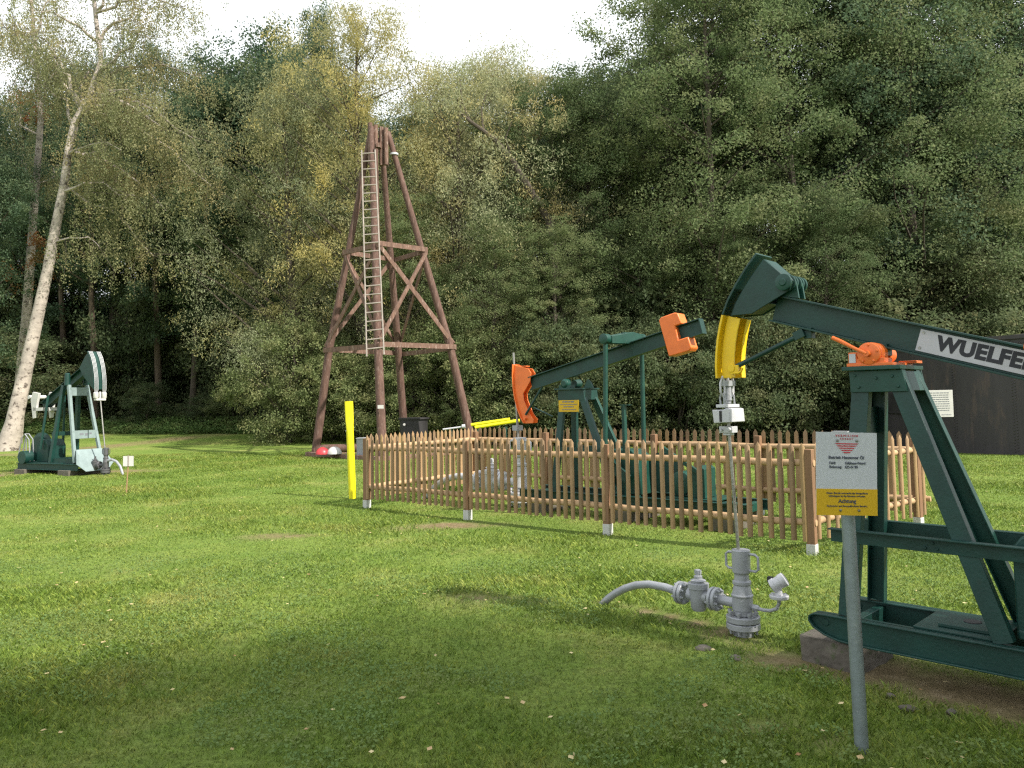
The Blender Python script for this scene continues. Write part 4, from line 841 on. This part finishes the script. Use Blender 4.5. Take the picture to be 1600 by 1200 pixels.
# ------------------------------------------------------------------ derrick
DB = Vector((-3.75, 24.7, 0)); DK = thing('drilling_derrick', 'tall four-legged wooden log derrick standing on the lawn before the wood', 'derrick', DB)
dirs = [Vector((-1, .04, 0)), Vector((.02, -1, 0)), Vector((1, -.04, 0)), Vector((0, 1, 0))]
cen = lambda z: Vector((-3.75-.037*z, 24.7-.01*z, 0)); half = lambda z: float(np.interp(z, [0, 3.35, 6.44, 10.35], [2.52, 1.93, 1.18, .26]))
def lp(k, z, ex=0.): c = cen(z)+dirs[k]*(half(z)+ex); return Vector((c.x, c.y, z))
for k in range(4):
    zs = [.05, 1.5, 3.35, 5, 6.44, 8.4, (10.45, 10.40, 10.3, 10.45)[k]]
    MB().tube([lp(k, z)+Vector((-.022*z*(k == 1), 0, 0)) for z in zs], [.135, .13, .122, .113, .105, .095, .085], 14).build('leg', OLDWOOD, DK, DB)
for z in (3.33, 6.44):
    for k in range(4):
        a, b_ = lp(k, z, .17), lp((k+1) % 4, z, .17); b_.z += (.03 if k % 2 else -.05); MB().bar(a, b_, .05, .15, (b_-a).cross(Vector((0, 0, 1)))).build('girt', OLDPLANK, DK, DB)
for k in range(4):
    j = (k+1) % 4
    for a, b_, ex in ((lp(k, 6.40, .12), lp(j, 3.45, .12), 0), (lp(j, 6.40, .14), lp(k, 3.45, .14), .07)): MB().bar(a, b_, .045, .12, (b_-a).cross(Vector((0, 0, 1)))).build('brace', OLDPLANK, DK, DB)
# crown with short posts
cb = MB(); ct = cen(10.2)
cb.box((ct.x, ct.y, 10.02), (.62, .14, .16)).box((ct.x, ct.y, 9.80), (.14, .62, .14)).lathe((ct.x-.12, ct.y-.22, 9.72), (0, 1, 0), [(0, .14), (.03, .14), (.05, .11), (.07, .14), (.10, .14)], 18)
for dx, dy, hh2 in ((-.27, -.20, 10.55), (-.10, -.18, 10.48), (.06, -.05, 10.46), (.22, -.12, 10.40)): cb.tube([(ct.x+dx, ct.y+dy, 9.2), (ct.x+dx, ct.y+dy, hh2)], .075, 10)
cb.build('crown_block', OLDPLANK, DK, DB, bevel=.004)
MB().lathe(lp(2, 9.58)-Vector((0, 0, .03)), (0, 0, 1), [(0, .135), (.06, .135)], 16).build('clamp_band', LGREY, DK, DB)
sill = MB()
for k in range(4): a, b_ = lp(k, .06, .25), lp((k+1) % 4, .06, .25); sill.bar(a, b_, .18, .14, (b_-a).cross(Vector((0, 0, 1))))
sill.build('base_sill', OLDPLANK, DK, DB, bevel=.01)
MB().tube([lp(0, .22, .1), lp(0, .22, -2.0)+Vector((0, .3, 0))], .13, 12).build('base_log', OLDWOOD, DK, DB)
MB().tube([Vector((DB.x-.30, DB.y-.6, 0)), Vector((DB.x-.42, DB.y-.6, 9.6))], .07, 10).build('centre_pole', OLDWOOD, DK, DB)['label'] = 'thinner reddish pole between the legs'
MB().box(lp(1, .97)+Vector((-.01, -.165, .55)), (.17, .012, .10)).build('small_sign', WHITE, DK, DB)
lt_, lb_ = AT(569, 236, 22.0), AT(576, 556, 22.0); rt_, rb_ = AT(583, 234, 22.0), AT(596, 553, 22.0); lt_, rt_ = AT(565, 235, 23.55), AT(586, 234, 23.55); lb_, rb_ = AT(573, 557, 22.05), AT(600, 554, 22.05)
ld = MB(); ld.tube([lt_, lb_], .022, 8); lad = ld.build('ladder', LADDERW, DK, DB)
MB().tube([rt_, rb_], .022, 8).build('ladder_rail', LADDERW, lad, DB)
for k in range(24):
    f = (k+.4)/24.2; a, b_ = lt_.lerp(lb_, f), rt_.lerp(rb_, f); MB().tube([a, b_], .020, 6).build('rung', LADDERW, lad, DB)
# around the derrick foot
VT = thing('vat', 'round black vat with projecting rim standing under the derrick', 'vat', (-3.30, 26.0, 0))
MB().lathe((0, 0, 0), (0, 0, 1), [(0, .46), (1.08, .46)], 32).build('body', VATM, VT); MB().lathe((0, 0, 1.08), (0, 0, 1), [(0, .52), (.05, .52)], 32).build('rim', VATM, VT); MB().lathe((-.25, -.455, .92), (0, -1, 0), [(0, .04), (.02, .04)], 10).build('tag', WHITE, VT)
HL = G(505, 706, .2); o = MB().sphere((0, 0, 0), .20, 20, 12, -.2).build('float_ball', REDP); o.location = (HL.x, HL.y-.1, .14); tag(o, 'red ball lying on the derrick base sill', 'ball')
o = MB().sphere((0, 0, 0), .22, 20, 12, -.2).build('float_ball', WHITE); o.location = (HL.x+.36, HL.y-.1, .14); tag(o, 'white ball lying on the derrick base sill beside the red ball', 'ball')
o = thing('steel_case', 'small grey steel case on the ground between the derrick and the fence corner', 'case', (AT(565, 700, 23).x, 23, 0)); MB().box((0, 0, .30), (.24, .30, .60)).build('housing', GREY, o, bevel=.01); MB().box((0, 0, .61), (.27, .34, .03)).build('lid', LGREY, o, bevel=.004)
a, b_ = AT(736, 664, 22), AT(797, 655, 22); c = AT(742, 668, 20.5); d2 = AT(812, 657, 20.5)
for p0, p1, lab in ((a, b_, 'upper of two bright yellow pipes lying on a rack behind the fence'), (c, d2, 'lower and longer of two bright yellow pipes lying on a rack behind the fence')):
    pp = thing('yellow_pipe', lab, 'pipe', (p0.x, p0.y, 0), group='yellow pipes on the rack'); MB().tube([p0, p1], .045, 12).build('pipe', LEMON, pp, (p0.x, p0.y, 0))
rk = thing('pipe_rack', 'low steel rack carrying the yellow pipes behind the fence', 'rack', (AT(770, 700, 21.2).x, 21.2, 0)); ro = Vector(rk.location)
for px in (748, 790):
    q0 = AT(px, 669 if px < 770 else 666, 21.2); MB().box((q0.x, 21.2, q0.z/2-.05), (.08, .08, q0.z-.1)).box((q0.x, 21.2, q0.z-.075), (.08, 2.0, .06)).build('stand', GREEN, rk, ro)
gp_ = thing('grey_pipe', 'thin grey pipe lying left of the yellow pipes behind the fence', 'pipe', (AT(694, 671, 22).x, 22, 0)); MB().tube([AT(692, 671, 22), AT(722, 667, 22)], .025, 8).lathe(AT(722, 666.5, 22), (1, 0, .1), [(0, .06), (.09, .06)], 12).build('pipe', LGREY, gp_, gp_.location)
MB().box((AT(705, 680, 22).x, 22, .42), (.06, .06, .85)).build('stand', GREEN, gp_, gp_.location)

# ------------------------------------------------------------------ tank and info board
th_ = math.radians(36); TC = Vector((math.sin(th_)*29.3, math.cos(th_)*29.3, 0)); TR = 5.65; TH = 3.05
TK = thing('oil_tank', 'big dark riveted steel tank behind the near pump jack on the right', 'tank', TC)
MB().lathe((0, 0, -.05), (0, 0, 1), [(0, TR), (TH, TR)], 128).build('shell', TANKM, TK)
MB().lathe((0, 0, TH-.06), (0, 0, 1), [(0, TR+.05), (.10, TR+.05), (.10, TR)], 128).build('rim', TANKM, TK)
MB().lathe((0, 0, TH-.02), (0, 0, 1), [(0, TR-.1), (.5, .2)], 64).build('roof', TANKM, TK)
rv = MB(); base_a = math.atan2(-TC.y, -TC.x)
def rivet(a, z): 
    c = Vector((math.cos(a)*TR, math.sin(a)*TR, z)); n_ = Vector((math.cos(a), math.sin(a), 0)); rv.lathe(c, n_, [(0, .022), (.010, .018), (.014, .008)], 6)
for da in np.arange(-1.4, 1.4, .27):
    a = base_a+da+.07
    for k in range(40): rivet(a-.006, .1+k*.075); rivet(a+.006, .13+k*.075)
for k in range(440): rivet(base_a-1.45+k*.0066, 2.88)
rv.build('rivets', TANKM, TK)
hp = AT(1390, 640, 20); pl_ = (hp-TC); aa = math.atan2(pl_.y, pl_.x)
ha = base_a-0.98
MB().box((math.cos(ha)*(TR+.01), math.sin(ha)*(TR+.01), 1.35), (.06, 1.5, .62), Matrix.Rotation(ha, 3, 'Z')).build('dark_opening', VATM, TK, bevel=.01)  # dark box on the shell, the darkness of an opening put into its colour
IB = AT(1462, 700, 17.2); IB.z = 0; IS = thing('info_board', 'white text board on a thin post before the riveted tank', 'sign', IB, R_(-4))
q1, q2 = AT(1412, 611, 17.2), AT(1489, 651, 17.2); w_, z1, z0_ = q2.x-q1.x, 1.69, 1.10; xc = (q1.x+q2.x)/2-IB.x
pn_ = MB().box((xc, 0, (z1+z0_)/2), (w_, .02, z1-z0_)).build('board', WHITE, IS, bevel=.003); wb = MB()
for k in range(10): word_bars(wb, xc-w_/2+.06, xc+w_/2-.05, z1-.06-k*.048, .018, -.0115, .97 if k < 9 else .6)
word_bars(wb, xc+w_/2-.26, xc+w_/2-.05, z1-.06-10*.048, .014, -.0115); wb.build('lettering', INK, pn_); MB().tube([(.02, .03, 0), (.02, .03, 1.55)], .022, 10).build('post', GALV, IS)

# ------------------------------------------------------------------ far pump jack on the left
A3 = R_(-205); J3 = G(165, 742)
P3 = thing('pump_jack', 'far green pump jack with pale ladder frame and white rope bridle beside the birch', 'pump jack', J3, A3)
for sy in (-1, 1): MB().ibeam((.45, sy*.40, .20), (2.72, sy*.40, .20), .16, .10, .014, .014).build('skid_runner', GREEN, P3, bevel=.003)
MB().box((2.6, 0, .22), (.10, .8, .12)).box((1.7, 0, .29), (1.2, .74, .02)).build('cross_member', GREEN, P3)
for sy in (-1, 1):
    MB().bar((1.05, sy*.24, 2.20), (.62, sy*.36, .30), .07, .07).build('front_leg', PALE, P3, bevel=.003)
    MB().bar((1.30, sy*.20, 2.20), (1.55, sy*.34, .28), .08, .10).build('rear_leg', GREEN, P3, bevel=.003)
    MB().lathe((1.10, sy*.25, 2.20), (0, 0, 1), [(0, .07), (.28, .06), (.30, .04)], 14).build('bearing', GREEN, P3)
MB().box((1.0, 0, 2.04), (.03, .50, .20)).build('top_rung', PALE, P3); rg = MB().box((.765, 0, .98), (.03, .66, .20)).build('number_plate', PALE, P3)
wb = MB(); wb.box((.748, .10, .99), (.003, .10, .05)).box((.748, -.03, .98), (.003, .07, .06)).box((.748, -.14, 1.0), (.003, .06, .04)); wb.build('lettering', INK, rg)
fp = MB(); fp.add([(.60, -.34, .62), (.60, .34, .62), (.36, .50, .28), (.30, .30, .10), (.30, -.30, .10), (.36, -.50, .28), (.62, -.34, .62), (.62, .34, .62), (.38, .50, .28), (.32, .30, .10), (.32, -.30, .10), (.38, -.50, .28)],
    [(0, 1, 2, 3, 4, 5), (11, 10, 9, 8, 7, 6)]+[(i, (i+1) % 6, (i+1) % 6+6, i+6) for i in range(6)]); fp.build('front_plate', PALE, P3)
MB().box((1.55, 0, 1.0), (.06, .60, .10)).box((1.15, 0, .34), (.9, .66, .12)).build('cross_brace', GREEN, P3)
b3 = lambda x_: 2.60-(x_-.70)*.56
MB().ibeam((.55, 0, b3(.55)), (2.35, 0, b3(2.35)), .22, .16, .016, .014).build('walking_beam', GREEN, P3, bevel=.003)
h3 = MB(); arc3 = [(.50, 3.02), (.40, 2.86), (.33, 2.66), (.285, 2.45), (.262, 2.26), (.26, 2.08)]
h3.ribbon(arc3, -.165, .165, .02)
for y in (-.11, .09): h3.prism(arc3+[(.34, 2.08), (.70, 2.40), (.86, 2.62), (.66, 2.90)], y, y+.02)
hd3 = h3.build('horsehead', GREEN, P3, bevel=.003)
for sy in (-1, 1):
    mb = MB()
    for k in range(4): mb.tube([(x_-.035, sy*(.065+.030*k), z_) for x_, z_ in arc3]+[(.24, sy*(.08+.02*k), 1.97)], .0065, 6)
    mb.build('rope_bridle', LGREY, hd3)
for sy in (-1, 1):
    MB().prism([(2.18, 2.02), (2.42, 2.06), (2.50, 1.86), (2.40, 1.38), (2.32, 1.40), (2.25, 1.80)], sy*.22-.03, sy*.22+.03).build('counterweight', WHITE, P3, bevel=.006)
MB().box((2.22, 0, 1.62), (.36, .5, .08)).lathe((2.62, -.22, 1.93), (0, 1, 0), [(0, .05), (.44, .05)], 12).build('tail_bracket', WHITE, P3)
MB().prism([(1.80, .30), (1.80, .70), (1.92, .86), (2.14, .86), (2.24, .70), (2.24, .30)], -.24, .24).build('gearbox', GREEN, P3, bevel=.012)
for sy in (-1, 1): MB().tube([(2.0, sy*.30, .62), (1.86, sy*.22, b3(1.86))], .03, 10).build('pitman_rod', GREEN, P3)
MB().lathe((2.50, -.10, .62), (0, 1, 0), [(0, .40), (.05, .40), (.06, .30), (.12, .30)], 32).lathe((2.42, .2, .42), (0, 1, 0), [(0, .16), (.30, .16)], 20).build('belt_wheel', GREEN, P3)
bg_ = MB(); 
for y in (.26, .36): bg_.tube([(2.30, y, .32), (2.36, y, .86), (2.52, y, 1.0), (2.64, y, .90), (2.78, y, .40), (2.72, y, .32)], .014, 6)
bg_.smooth = 35
bg_.tube([(2.52, .26, 1.0), (2.52, .36, 1.0)], .012, 6).tube([(2.46, .36, .32), (2.46, .36, .95)], .012, 6).build('belt_guard', GREY, P3)
for x_, lab in ((.85, 'low concrete block under the front of the far pump jack'), (2.5, 'low concrete block under the rear of the far pump jack')):
    o = MB().box((0, 0, 0), (.40, 1.0, .16)).build('concrete_block', CONC, bevel=.01); o.location = (J3.x+x_*math.cos(A3), J3.y+x_*math.sin(A3), .05); o.rotation_euler = (0, 0, A3); tag(o, lab, 'block')
W3 = wellhead('dark grey wellhead with thin hose before the far pump jack', J3, R_(-20), 1.0, 1.15, False, mat('dark_steel_paint', (.10, .10, .105), .5, .3), False)
MB().tube([(.05, 0, .30), (.20, 0, .32), (.34, 0, .28), (.46, 0, .18), (.55, 0, .0)], .03, 10).build('hose', GREY, W3)
H3 = thing('rod_hanger', 'white clamp and thin rod hanging from the rope bridle of the far pump jack', 'pump rod', J3, A3)
MB().tube([(.235, 0, 1.90), (.03, 0, .60)], .016, 8).build('polished_rod', STEEL, H3)
for sy in (-1, 1): MB().lathe((.24, sy*.11, 1.86), (0, 0, 1), [(0, .05), (.02, .06), (.13, .06), (.15, .04)], 12).build('rope_clamp', WHITE, H3)
MB().box((.24, 0, 1.83), (.10, .26, .05)).tube([(.24, 0, 1.80), (.24, 0, 2.02)], .025, 8).build('carrier_bar', WHITE, H3, bevel=.004)
LS = G(197, 772); s3 = thing('small_sign', 'small blank white sign on a thin wooden stake before the far pump jack', 'sign', LS, R_(8)); 
tL = AT(201, 712, LS.y)-LS
MB().tube([(0, 0, -.05), (tL.x, 0, tL.z)], .013, 8).build('stake', LARCH[0], s3)
MB().box((tL.x, -.018, tL.z-.10), (.185, .008, .19)).build('board', WHITE, s3); MB().box((tL.x, -.024, tL.z-.095), (.022, .004, .20)).build('batten', LADDERW, s3)
